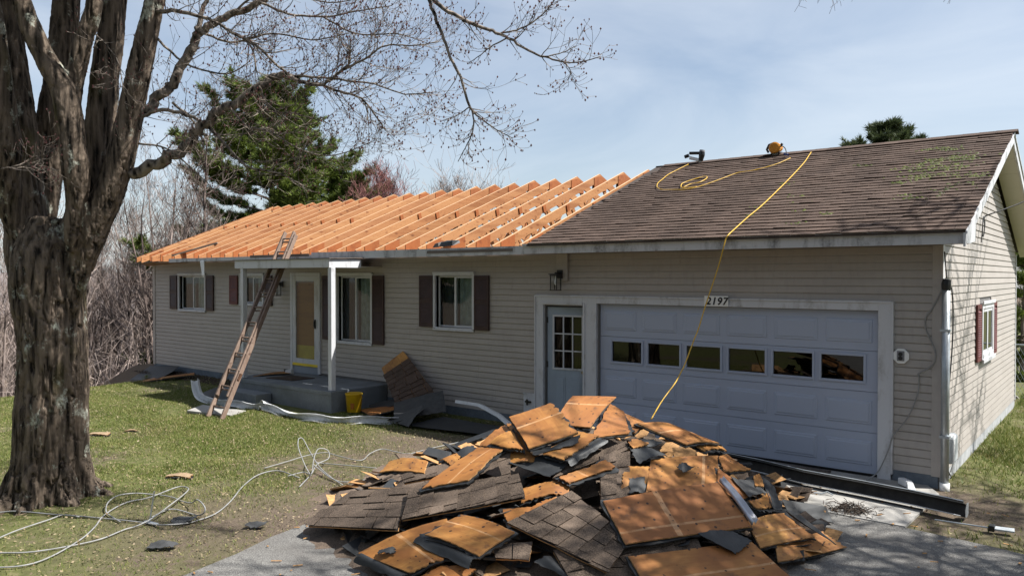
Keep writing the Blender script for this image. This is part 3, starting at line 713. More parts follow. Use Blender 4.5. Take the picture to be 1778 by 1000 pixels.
def gh(x, y):
    x = np.asarray(x, float); y = np.asarray(y, float)
    e = np.where(y < -1.5, -17.3, -17.3 - 3.6 * smooth(-1.5, 0.3, y))
    d = np.maximum(0, e - x)
    z = -np.minimum(7.5, 0.30 * d ** 1.02)
    b = np.maximum(0, y - 11)
    z = z - np.minimum(5.0, 0.10 * b)
    z = z - 0.12 * smooth(0.2, 1.0, x) * smooth(-0.5, 2.0, y)
    z = z - 0.10 * smooth(-9.5, -17, x) * smooth(0, -6, y)
    fl = smooth(0.0, 1.2, np.hypot(np.maximum(np.abs(x + 2.3) - 3.0, 0), np.maximum(np.abs(y + 6) - 6.2, 0)))
    n = (vn(np.stack([x * .9, y * .9, 0 * x], -1).reshape(-1, 3), 3).reshape(x.shape) - .5) * .07
    return z + n * fl * smooth(0, 1.0, np.hypot(np.maximum(np.abs(x + 9.8) - 10.2, 0), np.maximum(np.abs(y - 3.8) - 4.3, 0)))

def gz(x, y):
    return float(gh(np.array([x]), np.array([y]))[0])

def axis(lo, hi, step, far):
    c = list(np.arange(lo, hi + 1e-6, step))
    s, v = step, hi
    r = []
    while v < far:
        s *= 1.28; v += s; r.append(v)
    s, v = step, lo
    l = []
    while v > -far:
        s *= 1.28; v -= s; l.append(v)
    return np.array(l[::-1] + c + r)

gx, gy = axis(-24, 6, 0.3, 900), axis(-13, 12, 0.3, 900)
GX, GY = np.meshgrid(gx, gy, indexing='ij')
GZ = gh(GX, GY) - 0.012
nx, ny = GX.shape
idx = np.arange(nx * ny).reshape(nx, ny)
GF = np.stack([idx[:-1, :-1], idx[1:, :-1], idx[1:, 1:], idx[:-1, 1:]], -1).reshape(-1, 4)
tag(np_mesh('lawn', np.stack([GX, GY, GZ], -1).reshape(-1, 3), GF, M['ground'], smooth=True), kind='structure')

def sheet_poly(name, poly, z, mat, kind='structure'):
    mb = MB()
    n = len(poly)
    mb.add([(x, y, z) for x, y in poly] + [(x, y, z - .05) for x, y in poly], [tuple(range(n))] + [(i, n + i, n + (i + 1) % n, (i + 1) % n) for i in range(n)])
    o = mb.build(name, mat)
    return tag(o, kind=kind)

DRIVE = [(-5.25, -1.85), (-5.35, -3.0), (-5.15, -4.6), (-4.85, -5.6), (-4.78, -6.1), (-4.62, -6.6), (-4.5, -7.2), (-4.6, -8.5), (-5.2, -12), (-6.5, -18),
         (9, -18), (7, -8), (5, -4.3), (3.2, -2.9), (1.6, -2.15), (0.7, -1.98), (0.0, -1.9)]
sheet_poly('driveway', DRIVE, 0.004, M['asphalt'])
sheet_poly('garage_apron', [(-5.3, -0.02), (-5.3, -1.84), (-2.65, -1.86), (-2.65, -0.02)], 0.012, M['concrete'])
sheet_poly('garage_apron', [(-2.635, -0.02), (-2.635, -1.86), (0.02, -1.9), (0.06, -0.35), (-0.12, -0.02)], 0.014, M['concrete'])

# ------------------------------------------------------------------ the house
L, D, ZS = -19.53, 7.565, 0.144
ZE, ZR, YR = 3.09, 4.79, 3.78           # truss line: tail top, peak
SL = (4.85 - 3.13) / (3.78 + 0.55)      # roof pitch
house = empty('house', (L / 2, D / 2, 0), 'single-storey beige sided house with attached garage, half its roof stripped to trusses', 'house')

def cells(u0, u1, v0, v1, holes):
    us = sorted({u0, u1, *[h[0] for h in holes], *[h[1] for h in holes]})
    vs = sorted({v0, v1, *[h[2] for h in holes], *[h[3] for h in holes]})
    for i in range(len(us) - 1):
        for j in range(len(vs) - 1):
            cu, cv = (us[i] + us[i + 1]) / 2, (vs[j] + vs[j + 1]) / 2
            if not any(h[0] < cu < h[1] and h[2] < cv < h[3] for h in holes):
                yield us[i], us[i + 1], vs[j], vs[j + 1]

# openings in the facade: x0, x1, z0, z1
WINS = [(-18.10, -16.80, 1.70, 2.58, 'a'), (-15.12, -14.22, 1.92, 2.57, 'b'), (-11.42, -10.36, 1.20, 2.57, 'c'), (-8.51, -7.57, 1.61, 2.58, 'd')]
SDOOR = (-13.05, -12.07, 0.42, 2.60)
EDOOR = (-5.93, -5.17, 0.02, 2.07)
GDOOR = (-4.87, -0.69, 0.0, 2.12)
holes = [w[:4] for w in WINS] + [SDOOR, EDOOR, GDOOR]

mb = MB()
for a, b, c, d in cells(L, 0.0, -0.35, 2.95, holes):
    mb.box(a, b, 0.0, 0.12, c, d)
front = mb.build('front_wall', M['room'], house)
mb = MB()   # gable wall backing
mb.prism([(0.12, -0.35), (D, -0.35), (D, 3.0), (YR, 3.0 + (YR) * SL - .08), (0.12, 3.0)], 0, -0.12, 0.0)
side = mb.build('side_wall', M['room'], house)
mb = MB()
mb.box(L, 0, D - 0.12, D - .001, -0.35, 2.95)
mb.build('rear_wall', M['siding'], house)
mb = MB()
mb.box(L, L + 0.12, 0.12, D - 0.12, -2.2, 2.95)
mb.build('end_wall', M['siding'], house)
mb = MB(); mb.box(L + .12, -.12, .12, D - .12, -.3, -.02); mb.build('floor_slab', M['room'], house)
mb = MB(); mb.box(L + .12, -6.2, .12, D - .12, 2.93, 2.97); mb.build('ceiling_board', M['room'], house)
mb = MB(); mb.box(-6.25, -6.13, .12, D - .12, -.02, 2.93); mb.build('inner_wall', M['room'], house)

# foundation strips
mb = MB()
for a, b in ((L - .012, EDOOR[0] - .16), (GDOOR[1] + .17, -.012)):
    mb.box(a, b, -0.016, -0.001, -0.4, ZS + .004)
mb.build('foundation', M['foundation'], house)
mb = MB(); mb.box(0.001, 0.012, 0.0, D, -0.6, ZS + .01); mb.build('side_foundation', M['side_foundation'], house)

# siding planks -------------------------------------------------------------
EXP = 0.1
cover = [(w[0] - .05, w[1] + .05, w[2] - .05, w[3] + .06) for w in WINS] + [(SDOOR[0] - .05, SDOOR[1] + .05, 0, SDOOR[3] + .06),
         (-6.10, -0.545, 0, 2.225), (-6.37, -6.1, 0, .56), (-13.4, -9.87, 0, .40)]
rs = random.Random(3)
def lap(lo, hi, z0, z1, axis_, sag=0.0):
    """one lap of siding: bottom edge stands proud, top tucks under"""
    prof = [(0.0, z0), (0.018, z0), (0.019, z0 + .006), (0.010, z1 - .013), (0.0015, z1 - .012), (0.0, z1)]
    m_ = MB()
    if axis_ == 'front':
        m_.prism([(-p - .0005, z) for p, z in prof], 0, lo, hi)
    else:
        V = []
        n = len(prof)
        for yv in (0, 1):
            for p, z in prof:
                t = (z - z0) / max(1e-6, z1 - z0)
                yy = (lo[0] + (lo[1] - lo[0]) * t) if yv == 0 else (hi[0] + (hi[1] - hi[0]) * t)
                V.append((p + .0005, yy, z))
        m_.add(V, [tuple(range(n)), tuple(range(n, 2 * n))[::-1]] + [(i, n + i, n + (i + 1) % n, (i + 1) % n) for i in range(n)])
    return m_

k = 0
z = ZS
while z < 2.94:
    z1 = min(z + EXP, 2.945)
    segs = [(L + .09, -.075)]
    for c in cover:
        ov = min(z1, c[3]) - max(z, c[2])
        if ov > 0.5 * (z1 - z):
            ns = []
            for a, b in segs:
                if c[1] <= a or c[0] >= b: ns.append((a, b)); continue
                if c[0] > a: ns.append((a, c[0]))
                if c[1] < b: ns.append((c[1], b))
            segs = ns
    for a, b in segs:
        # vinyl comes in lengths: break long runs
        cuts = [a]
        x = L + (1.3 if (k // 2) % 2 else 3.1) + 0.4 * ((k // 2) % 3)
        while x < b:
            if x > a + .5 and x < b - .5: cuts.append(x)
            x += 3.6
        cuts.append(b)
        for i in range(len(cuts) - 1):
            dz = rs.uniform(-.0015, .0015)
            lap(cuts[i], cuts[i + 1] - (.0015 if i < len(cuts) - 2 else 0), z + dz, z1 + dz, 'front').build('siding_plank', M['siding'], front)
    z += EXP; k += 1

GW = (2.97, 4.20, 1.28, 2.17)        # gable window trim: y0,y1,z0,z1
z = ZS
def ylim(zv):
    e = 3.0
    return (0.07, D - .06) if zv <= e else (max(.07, (zv - e) / SL), min(D - .06, D - (zv - e) / SL))
while z < 4.5:
    z1 = z + EXP
    a0, b0 = ylim(z); a1, b1 = ylim(z1)
    segs = [((a0, a1), (b0, b1))]
    if min(z1, GW[3] + .02) - max(z, GW[2] - .03) > 0.04:
        segs = [((a0, a1), (GW[0], GW[0])), ((GW[1], GW[1]), (b0, b1))]
    for lo, hi in segs:
        if hi[0] - lo[0] > .05: lap(lo, hi, z, z1, 'side').build('siding_plank', M['siding'], side)
    z += EXP

# corner posts
MB().box(-.085, .028, -.030, -.0005, ZS - .01, 2.94).build('corner_post', M['siding'], house)
MB().box(.0005, .028, -.0004, .08, ZS - .01, 2.98).build('corner_post', M['white'], house)
MB().box(L - .028, L + .095, -.030, -.0005, ZS - .02, 2.94).build('corner_post', M['siding'], house)
MB().box(.0005, .026, D - .07, D + .01, ZS - .01, 2.98).build('corner_post', M['white'], house)

# windows --------------------------------------------------------------------
def window(x0, x1, z0, z1, curtain=True):
    w = MB()
    t = .055
    for b in ((x0 - t, x0, z0 - .02, z1 + .06), (x1, x1 + t, z0 - .02, z1 + .06)):
        w.box(b[0], b[1], -.045, .10, b[2], b[3])
    w.box(x0, x1, -.045, .10, z1, z1 + .06)
    w.box(x0, x1, -.045, .10, z0 - .045, z0)
    w.box(x0 - t, x1 + t, -.062, -.0455, z0 - .06, z0 - .03)
    w.box(x0 - t, x1 + t, -.06, -.0455, z1 + .03, z1 + .072)
    o = w.build('window', M['white'], house, bevel=.004)
    xm = (x0 + x1) / 2
    def sash(a, b, y0, y1, fw):
        s = MB()
        s.box(a, a + fw, y0, y1, z0 + .004, z1 - .004); s.box(b - fw, b, y0, y1, z0 + .004, z1 - .004)
        s.box(a + fw, b - fw, y0, y1, z0 + .004, z0 + fw); s.box(a + fw, b - fw, y0, y1, z1 - fw, z1 - .004)
        s.build('sash', M['white'], o, bevel=.003)
        g = MB(); g.box(a + fw - .004, b - fw + .004, (y0 + y1) / 2 - .002, (y0 + y1) / 2 + .002, z0 + fw - .004, z1 - fw + .004)
        g.build('pane', M['glass'], o)
    sash(x0 + .004, xm + .02, .055, .08, .035)
    sash(xm - .02, x1 - .004, .018, .045, .045)
    # blinds inside
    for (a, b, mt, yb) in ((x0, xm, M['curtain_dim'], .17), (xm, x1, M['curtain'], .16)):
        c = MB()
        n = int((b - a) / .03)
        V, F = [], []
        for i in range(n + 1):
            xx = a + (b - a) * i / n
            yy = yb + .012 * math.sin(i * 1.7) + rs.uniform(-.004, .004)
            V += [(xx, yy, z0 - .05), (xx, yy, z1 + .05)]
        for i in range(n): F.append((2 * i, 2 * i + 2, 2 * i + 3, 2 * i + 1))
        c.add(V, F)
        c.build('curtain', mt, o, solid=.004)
    return o
for w in WINS: window(*w[:4])

def shutter(x0, x1, z0, z1, mat=None):
    m_ = MB()
    m_.box(x0, x1, -.046, -.024, z0, z1)
    for a, b, c, d in ((x0, x0 + .045, z0, z1), (x1 - .045, x1, z0, z1), (x0 + .045, x1 - .045, z0, z0 + .07), (x0 + .045, x1 - .045, z1 - .07, z1), (x0 + .045, x1 - .045, (z0 + z1) / 2 - .03, (z0 + z1) / 2 + .03)):
        m_.box(a, b, -.054, -.0465, c, d)
    zz = z0 + .08
    while zz < z1 - .08:
        if abs(zz - (z0 + z1) / 2) > .04:
            m_.hexa([(x0 + .045, -.055, zz), (x1 - .045, -.055, zz), (x1 - .045, -.0465, zz + .004), (x0 + .045, -.0465, zz + .004),
                     (x0 + .045, -.0465, zz + .034), (x1 - .045, -.0465, zz + .034), (x1 - .045, -.0462, zz + .036), (x0 + .045, -.0462, zz + .036)])
        zz += .04
    m_.build('shutter', mat or M['shutter'], house)
for s in ((-18.57, -18.20, 1.69, 2.59), (-16.73, -16.37, 1.69, 2.59), (-15.62, -15.27, 1.88, 2.59), (-14.10, -13.82, 1.88, 2.59),
          (-11.93, -11.56, 1.20, 2.58), (-10.30, -9.95, 1.18, 2.58), (-8.93, -8.57, 1.60, 2.58), (-7.51, -7.16, 1.59, 2.58)):
    shutter(*s, mat=M['shutter_red'] if -15.7 < s[0] < -15.5 else None)

# gable window with louvred shutters
y0, y1, z0, z1 = GW
o = MB().box(.0225, .055, y0, y0 + .09, z0, z1).box(.0225, .055, y1 - .09, y1, z0, z1).box(.0225, .055, y0 + .09, y1 - .09, z1 - .1, z1).box(.0225, .065, y0 + .09, y1 - .09, z0, z0 + .10).box(.056, .08, y0 - .03, y1 + .03, z0 - .03, z0 + .03).box(.056, .075, y0 - .02, y1 + .02, z1 - .03, z1 + .02).build('window', M['white'], house, bevel=.004)
for a, b in ((y0 + .09, (y0 + y1) / 2), ((y0 + y1) / 2, y1 - .09)):
    MB().box(.030, .044, a, a + .05, z0 + .1, z1 - .1).box(.030, .044, b - .05, b, z0 + .1, z1 - .1).box(.030, .044, a + .05, b - .05, z0 + .1, z0 + .15).box(.030, .044, a + .05, b - .05, z1 - .15, z1 - .1).build('sash', M['white'], o)
    MB().box(.034, .038, a + .045, b - .045, z0 + .145, z1 - .145).build('pane', M['glass_dark'], o)
MB().box(.0005, .024, y0 + .02, y1 - .02, z0 + .02, z1 - .02).build('backing', M['room'], o)
for a, b in ((y0 - .42, y0 - .03), (y1 + .03, y1 + .42)):
    m_ = MB().box(.0225, .034, a, b, z0 + .02, z1 - .03)
    m_.box(.0345, .05, a, a + .05, z0 + .02, z1 - .03).box(.0345, .05, b - .05, b, z0 + .02, z1 - .03)
    m_.box(.0345, .05, a + .05, b - .05, z0 + .02, z0 + .08).box(.0345, .05, a + .05, b - .05, z1 - .09, z1 - .03)
    so = m_.build('shutter', M['shutter_red'], house)
    zz = z0 + .09
    while zz < z1 - .12:
        MB().hexa([(.0345, a + .05, zz + .02), (.056, a + .05, zz), (.056, b - .05, zz), (.0345, b - .05, zz + .02),
                   (.0345, a + .05, zz + .03), (.056, a + .05, zz + .01), (.056, b - .05, zz + .01), (.0345, b - .05, zz + .03)]).build('slat', M['shutter_red'], so)
        zz += .034

# storm door -------------------------------------------------------------------
x0, x1, z0, z1 = SDOOR
o = MB().box(x0 - .05, x0 + .03, -.05, .1, .42, z1 + .05).box(x1 - .03, x1 + .05, -.05, .1, .42, z1 + .05).box(x0 + .03, x1 - .03, -.05, .1, z1 - .02, z1 + .05).build('door_frame', M['white'], house, bevel=.004)
dz0 = .58
d = MB().box(x0 + .032, x0 + .15, -.045, -.012, dz0, z1 - .022).box(x1 - .15, x1 - .032, -.045, -.012, dz0, z1 - .022).box(x0 + .15, x1 - .15, -.045, -.012, dz0, dz0 + .15).box(x0 + .15, x1 - .15, -.045, -.012, z1 - .14, z1 - .022).build('storm_door', M['white'], house, bevel=.004)
MB().box(x0 + .145, x1 - .145, -.031, -.027, dz0 + .145, z1 - .135).build('pane', M['glass'], d)
MB().box(x1 - .13, x1 - .09, -.075, -.046, 1.42, 1.62).box(x1 - .12, x1 - .10, -.095, -.075, 1.46, 1.58).build('handle', M['black_metal'], d, bevel=.003)
MB().box(x0 + .032, x1 - .032, -.0475, -.0455, dz0 - .012, dz0 + .045).build('sweep', M['yellow_tone'], d)
MB().box(x0 + .032, x1 - .032, -.02, .1, .40, dz0 - .014).build('kick_plate', M['storm_grey'], d)
inner = MB().box(x0 + .03, x1 - .03, .03, .07, dz0, z1).build('inner_door', M['door_wood'], house)  # brown and yellow of the inner door also paint the glass reflection
MB().box(x0 + .05, x1 - .05, .024, .0295, dz0 + .02, 1.02).build('reflection_panel', M['yellow_tone'], inner)

# garage side: trim, entry door, overhead door ------------------------------------
TZ = 2.228
o = MB()
o.box(-6.10, -5.95, -.05, .02, -.02, TZ).box(-5.15, -4.89, -.05, .02, .0, TZ).box(-.69, -.535, -.05, .02, .0, TZ)
o.box(-5.95, -5.15, -.05, .02, 2.09, TZ).box(-4.89, -.69, -.05, .02, 2.13, TZ)
o.box(-6.125, -6.10, -.065, -.0005, -.02, TZ + .02).box(-.535, -.51, -.065, -.0005, .09, TZ + .02).box(-6.10, -.535, -.068, -.0005, TZ, TZ + .026)
trim = o.build('door_surround', M['white'], house, bevel=.004)
MB().box(-5.99, -5.15, -.066, -.051, 2.105, 2.135).box(-5.135, -5.105, -.066, -.051, .02, 2.135).build('brick_mould', M['white'], trim)
MB().box(-6.365, -6.127, -.05, -.0005, .06, .545).box(-6.375, -6.127, -.058, -.051, .545, .565).build('base_panel', M['white'], trim)
MB().box(-6.32, -6.20, -.075, -.051, .40, .43).box(-6.28, -6.25, -.09, -.076, .36, .46).build('hook', M['black_metal'], trim)
# entry door, ajar on its left hinges
hx = -5.915
ang = math.radians(9)
ed = empty('entry_door', (hx, .035, .03)); parent(ed, house)
ed.matrix_basis = Matrix.Translation((hx, .035, .03)) @ Matrix.Rotation(ang, 4, 'Z')
ed.matrix_parent_inverse = WM(house).inverted()
def loc_mesh(mbo, name, mat, par, bevel=0):
    ob = mbo.build(name, mat, None, bevel=bevel)
    ob.parent = par
    return ob
W_, H_ = .735, 2.02
dm = MB()
gl = (.13, .64, 1.0, 1.86)
for a, b, c, e in cells(0, W_, 0, H_, [gl]): dm.box(a, b, 0, .04, c, e)
loc_mesh(dm, 'door_leaf', M['door_blue'], ed)
fm = MB()
for a, b, c, e in ((gl[0] - .03, gl[0], gl[2] - .03, gl[3] + .03), (gl[1], gl[1] + .03, gl[2] - .03, gl[3] + .03), (gl[0], gl[1], gl[2] - .03, gl[2]), (gl[0], gl[1], gl[3], gl[3] + .03)):
    fm.box(a, b, -.014, -.0005, c, e)
pw, ph = (gl[1] - gl[0]) / 3, (gl[3] - gl[2]) / 3
for i in (1, 2):
    fm.box(gl[0] + pw * i - .01, gl[0] + pw * i + .01, -.008, .012, gl[2], gl[3])
    for j in range(3):
        fm.box(gl[0] + pw * j + (.01 if j else 0), gl[0] + pw * (j + 1) - (.01 if j < 2 else 0), -.007, .011, gl[2] + ph * i - .01, gl[2] + ph * i + .01)
loc_mesh(fm, 'muntin', M['white'], ed)
for i in range(3):
    for j in range(3):
        loc_mesh(MB().box(gl[0] + pw * i, gl[0] + pw * (i + 1), .013, .017, gl[2] + ph * j, gl[2] + ph * (j + 1)), 'pane', M['glass_dark'], ed)
for a, b in ((.12, .34), (.42, .64)):
    pm = MB().box(a, b, -.006, -.0005, .2, .84)
    pm.box(a + .03, b - .03, -.012, -.0065, .23, .81)
    loc_mesh(pm, 'raised_panel', M['door_blue'], ed, bevel=.004)
for zz in (.25, 1.0, 1.75): loc_mesh(MB().box(-.018, .012, -.012, .002, zz, zz + .1), 'hinge', M['black_metal'], ed)
loc_mesh(MB().tube([(.685, -.001, .95), (.685, -.04, .95), (.685, -.065, .95)], [.012, .012, .028], 10), 'knob', M['brass'], ed)
MB().box(-5.118, -5.10, -.056, -.0505, 1.22, 1.30).build('strike_plate', M['brass'], trim)

# overhead door: four sections of six panels
x0, x1 = GDOOR[0], GDOOR[1]
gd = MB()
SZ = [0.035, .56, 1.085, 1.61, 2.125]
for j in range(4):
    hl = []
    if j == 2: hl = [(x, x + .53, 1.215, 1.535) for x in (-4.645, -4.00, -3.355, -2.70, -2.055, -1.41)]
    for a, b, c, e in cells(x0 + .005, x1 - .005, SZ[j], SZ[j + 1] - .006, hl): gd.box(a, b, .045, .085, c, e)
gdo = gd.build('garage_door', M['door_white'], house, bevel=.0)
pitch = (x1 - x0 - .06) / 6
for j in (0, 1, 3):
    for i in range(6):
        a = x0 + .03 + i * pitch + .055; b = a + pitch - .11
        c, e = SZ[j] + .10, SZ[j + 1] - .11
        p_ = MB()
        p_.hexa([(a, .0445, c), (b, .0445, c), (b, .0445, e), (a, .0445, e), (a + .012, .034, c + .012), (b - .012, .034, c + .012), (b - .012, .034, e - .012), (a + .012, .034, e - .012)])
        p_.hexa([(a + .03, .0335, c + .03), (b - .03, .0335, c + .03), (b - .03, .0335, e - .03), (a + .03, .0335, e - .03), (a + .045, .026, c + .045), (b - .045, .026, c + .045), (b - .045, .026, e - .045), (a + .045, .026, e - .045)])
        p_.build('raised_panel', M['door_white'], gdo)
for x in (-4.645, -4.00, -3.355, -2.70, -2.055, -1.41):
    fm = MB()
    a, b, c, e = x, x + .53, 1.215, 1.535
    for q in ((a - .03, a, c - .03, e + .03), (b, b + .03, c - .03, e + .03), (a, b, c - .03, c), (a, b, e, e + .03)): fm.box(q[0], q[1], .026, .0445, q[2], q[3])
    wo_ = fm.build('window_frame', M['door_white'], gdo, bevel=.003)
    MB().box(a, b, .060, .064, c, e).build('window_pane', M['glass_dark'], gdo)
MB().box(x0 + .01, x1 - .01, .03, .09, .013, .034).build('bottom_seal', M['black_metal'], gdo)

# foundation of the porch ------------------------------------------------------------
pc = MB().box(-13.3, -9.87, -1.42, -.025, -.1, .40).build('porch_slab', M['porch'], house, bevel=.012)
MB().box(-13.32, -9.85, -1.44, -1.4205, .33, .405).build('porch_nosing', M['porch'], house, bevel=.008)
MB().box(-13.2, -11.75, -1.80, -1.445, -.1, .21).build('porch_step', M['porch'], house, bevel=.012)
for px_ in (-9.985, -12.95):
    MB().box(px_ - .05, px_ + .05, -1.36, -1.26, .405, 2.735).build('porch_post', M['white'], house, bevel=.004)
MB().box(-13.2, -9.98, -1.37, -1.33, 2.735, 2.90).build('porch_fascia', M['white'], house)
MB().box(-10.02, -9.98, -1.329, -.60, 2.735, 2.895).build('porch_side_fascia', M['white'], house)
MB().box(-13.2, -13.16, -1.329, -.60, 2.735, 2.895).build('porch_side_fascia', M['white'], house)
MB().hexa([(-13.24, -1.40, 2.901), (-9.94, -1.40, 2.901), (-9.94, -.57, 2.925), (-13.24, -.57, 2.925), (-13.24, -1.40, 2.915), (-9.94, -1.40, 2.915), (-9.94, -.57, 2.94), (-13.24, -.57, 2.94)]).build('porch_roof', M['grey_board'], house)
MB().box(-13.16, -10.02, -1.33, -.03, 2.745, 2.76).build('porch_ceiling', M['cream'], house)

# eaves: soffit, fascia, drip board ------------------------------------------------------
MB().box(L + .5, .30, -.53, -.0225, 2.945, 2.957).build('eave_soffit', M['soffit_brown'], house)
f_ = MB()
f_.box(-5.98, .335, -.555, -.531, 2.93, 3.055)
fo = f_.build('eave_fascia', M['fascia'], house)
MB().box(-5.98, .335, -.59, -.556, 3.07, 3.095).box(-5.98, .335, -.575, -.556, 3.045, 3.0695).build('drip_board', M['fascia'], house)
rs2 = random.Random(12)
xx = -17.63
for i, ln in enumerate((.6, 5.4, 4.0, 1.65)):
    MB().box(xx, xx + ln - .004, -.552 - .003 * (i % 2), -.53, 2.925 + (.012 if i == 1 else 0), 3.03 + (.035 if i > 1 else -.01)).build('eave_fascia', M['fascia'], house)
    xx += ln
MB().box(-13.9, -11.7, -.5595, -.553, 2.99, 3.045).box(-8.2, -6.2, -.561, -.556, 2.98, 3.03).build('torn_drip_edge', M['grey_board'], house)
# torn metal flap hanging from the fascia
MB().add([(-16.05, -.57, 2.93), (-15.86, -.57, 2.95), (-15.80, -.60, 2.60), (-15.86, -.585, 2.54), (-15.93, -.59, 2.60), (-16.05, -.53, 2.97), (-15.86, -.53, 2.985)],
         [(0, 1, 2, 3, 4), (5, 6, 1, 0)]).build('fascia_flap', M['alu'], house, solid=.004)
# torn soffit at the left corner
MB().add([(-19.3, -.52, 2.93), (-17.7, -.53, 2.93), (-17.6, -.03, 2.94), (-19.8, -.03, 2.86)], [(0, 1, 2, 3)]).build('torn_soffit', M['soffit_brown'], house, solid=.012)
MB().bar((-19.7, -.62, 2.90), (-18.2, -.52, 2.965), .05, .012).build('soffit_strip', M['grey_board'], house)
# vertical mould box above the lantern
MB().box(-5.66, -5.44, -.07, -.0225, 2.49, 2.944).build('light_block', M['siding'], house, bevel=.004)

# shingled garage roof -------------------------------------------------------------------
XA, XB = -5.88, .344
RY0, RZ0, RY1, RZ1 = -.60, 3.11, YR, 4.85
sl = math.hypot(RY1 - RY0, RZ1 - RZ0)
ty, tz = (RY1 - RY0) / sl, (RZ1 - RZ0) / sl
nyv, nzv = -tz, ty
rd = MB()
rd.prism([(RY0, RZ0 - .03), (RY1, RZ1 - .03), (2 * YR - RY0, RZ0 - .03), (2 * YR - RY0, RZ0 - .055), (RY1, RZ1 - .055), (RY0, RZ0 - .055)], 0, XA, XB - .002)
roof = rd.build('roof_deck', M['deck'], house)
NC = 34
ex = sl / NC
tw = .305
rt = random.Random(21)
tabs = []
for c in range(NC):
    offx = (c % 2) * tw / 2 + rt.uniform(-.02, .02)
    edge = XA + (.24 * c / NC) + rt.uniform(-.07, .07)
    x = XA - offx
    while x < XB:
        a, b = max(x, edge), min(x + tw - .008, XB + rt.uniform(.005, .02))
        if b - a > .05:
            tabs.append((c, a, b))
        x += tw
def tab_geo(c, a, b, r):
    s0 = c * ex - .004 + r.uniform(-.003, .003); s1 = s0 + ex + .045
    hA = .021 + r.uniform(-.002, .005); hB = hA + r.uniform(-.003, .003)
    cu = r.uniform(-.002, .012) if r.random() < .15 else 0
    def P(x, s, h): return (x, RY0 + ty * s + nyv * h, RZ0 - .03 + tz * s + nzv * h)
    return [P(a, s0 + .004, hA - .013 + cu), P(b, s0 + .004, hB - .013), P(b, s1, .001), P(a, s1, .001),
            P(a, s0, hA + cu), P(b, s0, hB), P(b, s1, .006), P(a, s1, .006)]
camv = np.array(cam.location)
def tabkey(t):
    c, a, b = t
    p = np.array([(a + b) / 2, RY0 + ty * c * ex, RZ0 + tz * c * ex])
    return np.linalg.norm(p - camv) - (b - a) * 3
tabs.sort(key=tabkey)
big, rest = tabs[:300], tabs[300:]
for t in big: MB().hexa(tab_geo(*t, rt)).build('shingle', M['roof_shingle'], roof)
mb = MB()
for t in rest: mb.hexa(tab_geo(*t, rt))
tag(mb.build('shingle_field', M['roof_shingle'], roof), kind='stuff')
for i in range(26):
    xa = XA + .2 + i * (XB - XA - .2) / 26
    xb = xa + .29
    MB().add([(xa, YR - .14, RZ1 - .052), (xb, YR - .14, RZ1 - .055), (xb, YR, RZ1 + .006 - .004), (xa, YR, RZ1 + .006), (xb, YR + .14, RZ1 - .055), (xa, YR + .14, RZ1 - .052)], [(0, 1, 2, 3), (3, 2, 4, 5)]).build('ridge_shingle', M['roof_shingle'], roof, solid=.008)
# rear slope courses (one joined layer, turned away from the street)
mb = MB()
for c in range(12):
    s0, s1 = c * sl / 12, (c + 1) * sl / 12 + .03
    def Q(x, s, h): return (x, 2 * YR - RY0 - ty * s - nyv * h, RZ0 - .03 + tz * s + nzv * h)
    mb.hexa([Q(XA, s0, .006), Q(XB, s0, .006), Q(XB, s1, .001), Q(XA, s1, .001), Q(XA, s0, .016), Q(XB, s0, .016), Q(XB, s1, .006), Q(XA, s1, .006)])
tag(mb.build('rear_shingle_field', M['roof_shingle'], roof), kind='stuff')
# rake boards and soffit on the gable
def rake(y_a, y_b, za, zb, d, x0_, x1_, name, mat):
    MB().add([(x0_, y_a, za), (x1_, y_a, za), (x1_, y_b, zb), (x0_, y_b, zb), (x0_, y_a, za - d), (x1_, y_a, za - d), (x1_, y_b, zb - d), (x0_, y_b, zb - d)],
             [(0, 1, 2, 3), (7, 6, 5, 4), (0, 4, 5, 1), (1, 5, 6, 2), (2, 6, 7, 3), (3, 7, 4, 0)]).build(name, mat, house)
rz = lambda y: RZ0 + (RZ1 - RZ0) / (RY1 - RY0) * (y - RY0) - .056 if y <= YR else RZ0 + (RZ1 - RZ0) / (RY1 - RY0) * (2 * YR - y - RY0) - .056
rake(-.60, YR, rz(-.60), rz(YR), .155, .322, .345, 'rake_board', M['white'])
rake(YR + .0005, 2 * YR + .60, rz(YR), rz(-.60), .155, .322, .345, 'rake_board', M['white'])
rake(-.60, YR, rz(-.60) + .02, rz(YR) + .02, .03, .346, .362, 'drip_edge', M['white'])
rake(YR + .0005, 2 * YR + .60, rz(YR) + .02, rz(-.60) + .02, .03, .346, .362, 'drip_edge', M['white'])
MB().add([(.346, -.60, 3.03), (.346, .10, 3.30), (.346, .08, 2.98), (.346, -.40, 2.935), (.346, -.56, 2.935)], [(0, 1, 2, 3, 4)]).build('rake_return', M['white'], house, solid=.006)
for i in range(9):   # soffit panels of the two gable slopes
    for sgn in (0, 1):
        ya, yb = -.5 + i * 4.28 / 9, -.5 + (i + 1) * 4.28 / 9 - .006
        if sgn: ya, yb = 2 * YR - yb, 2 * YR - ya
        rake(ya, yb, rz(ya) - .135, rz(yb) - .135, .008, .029, .3215, 'soffit_panel', M['cream'])

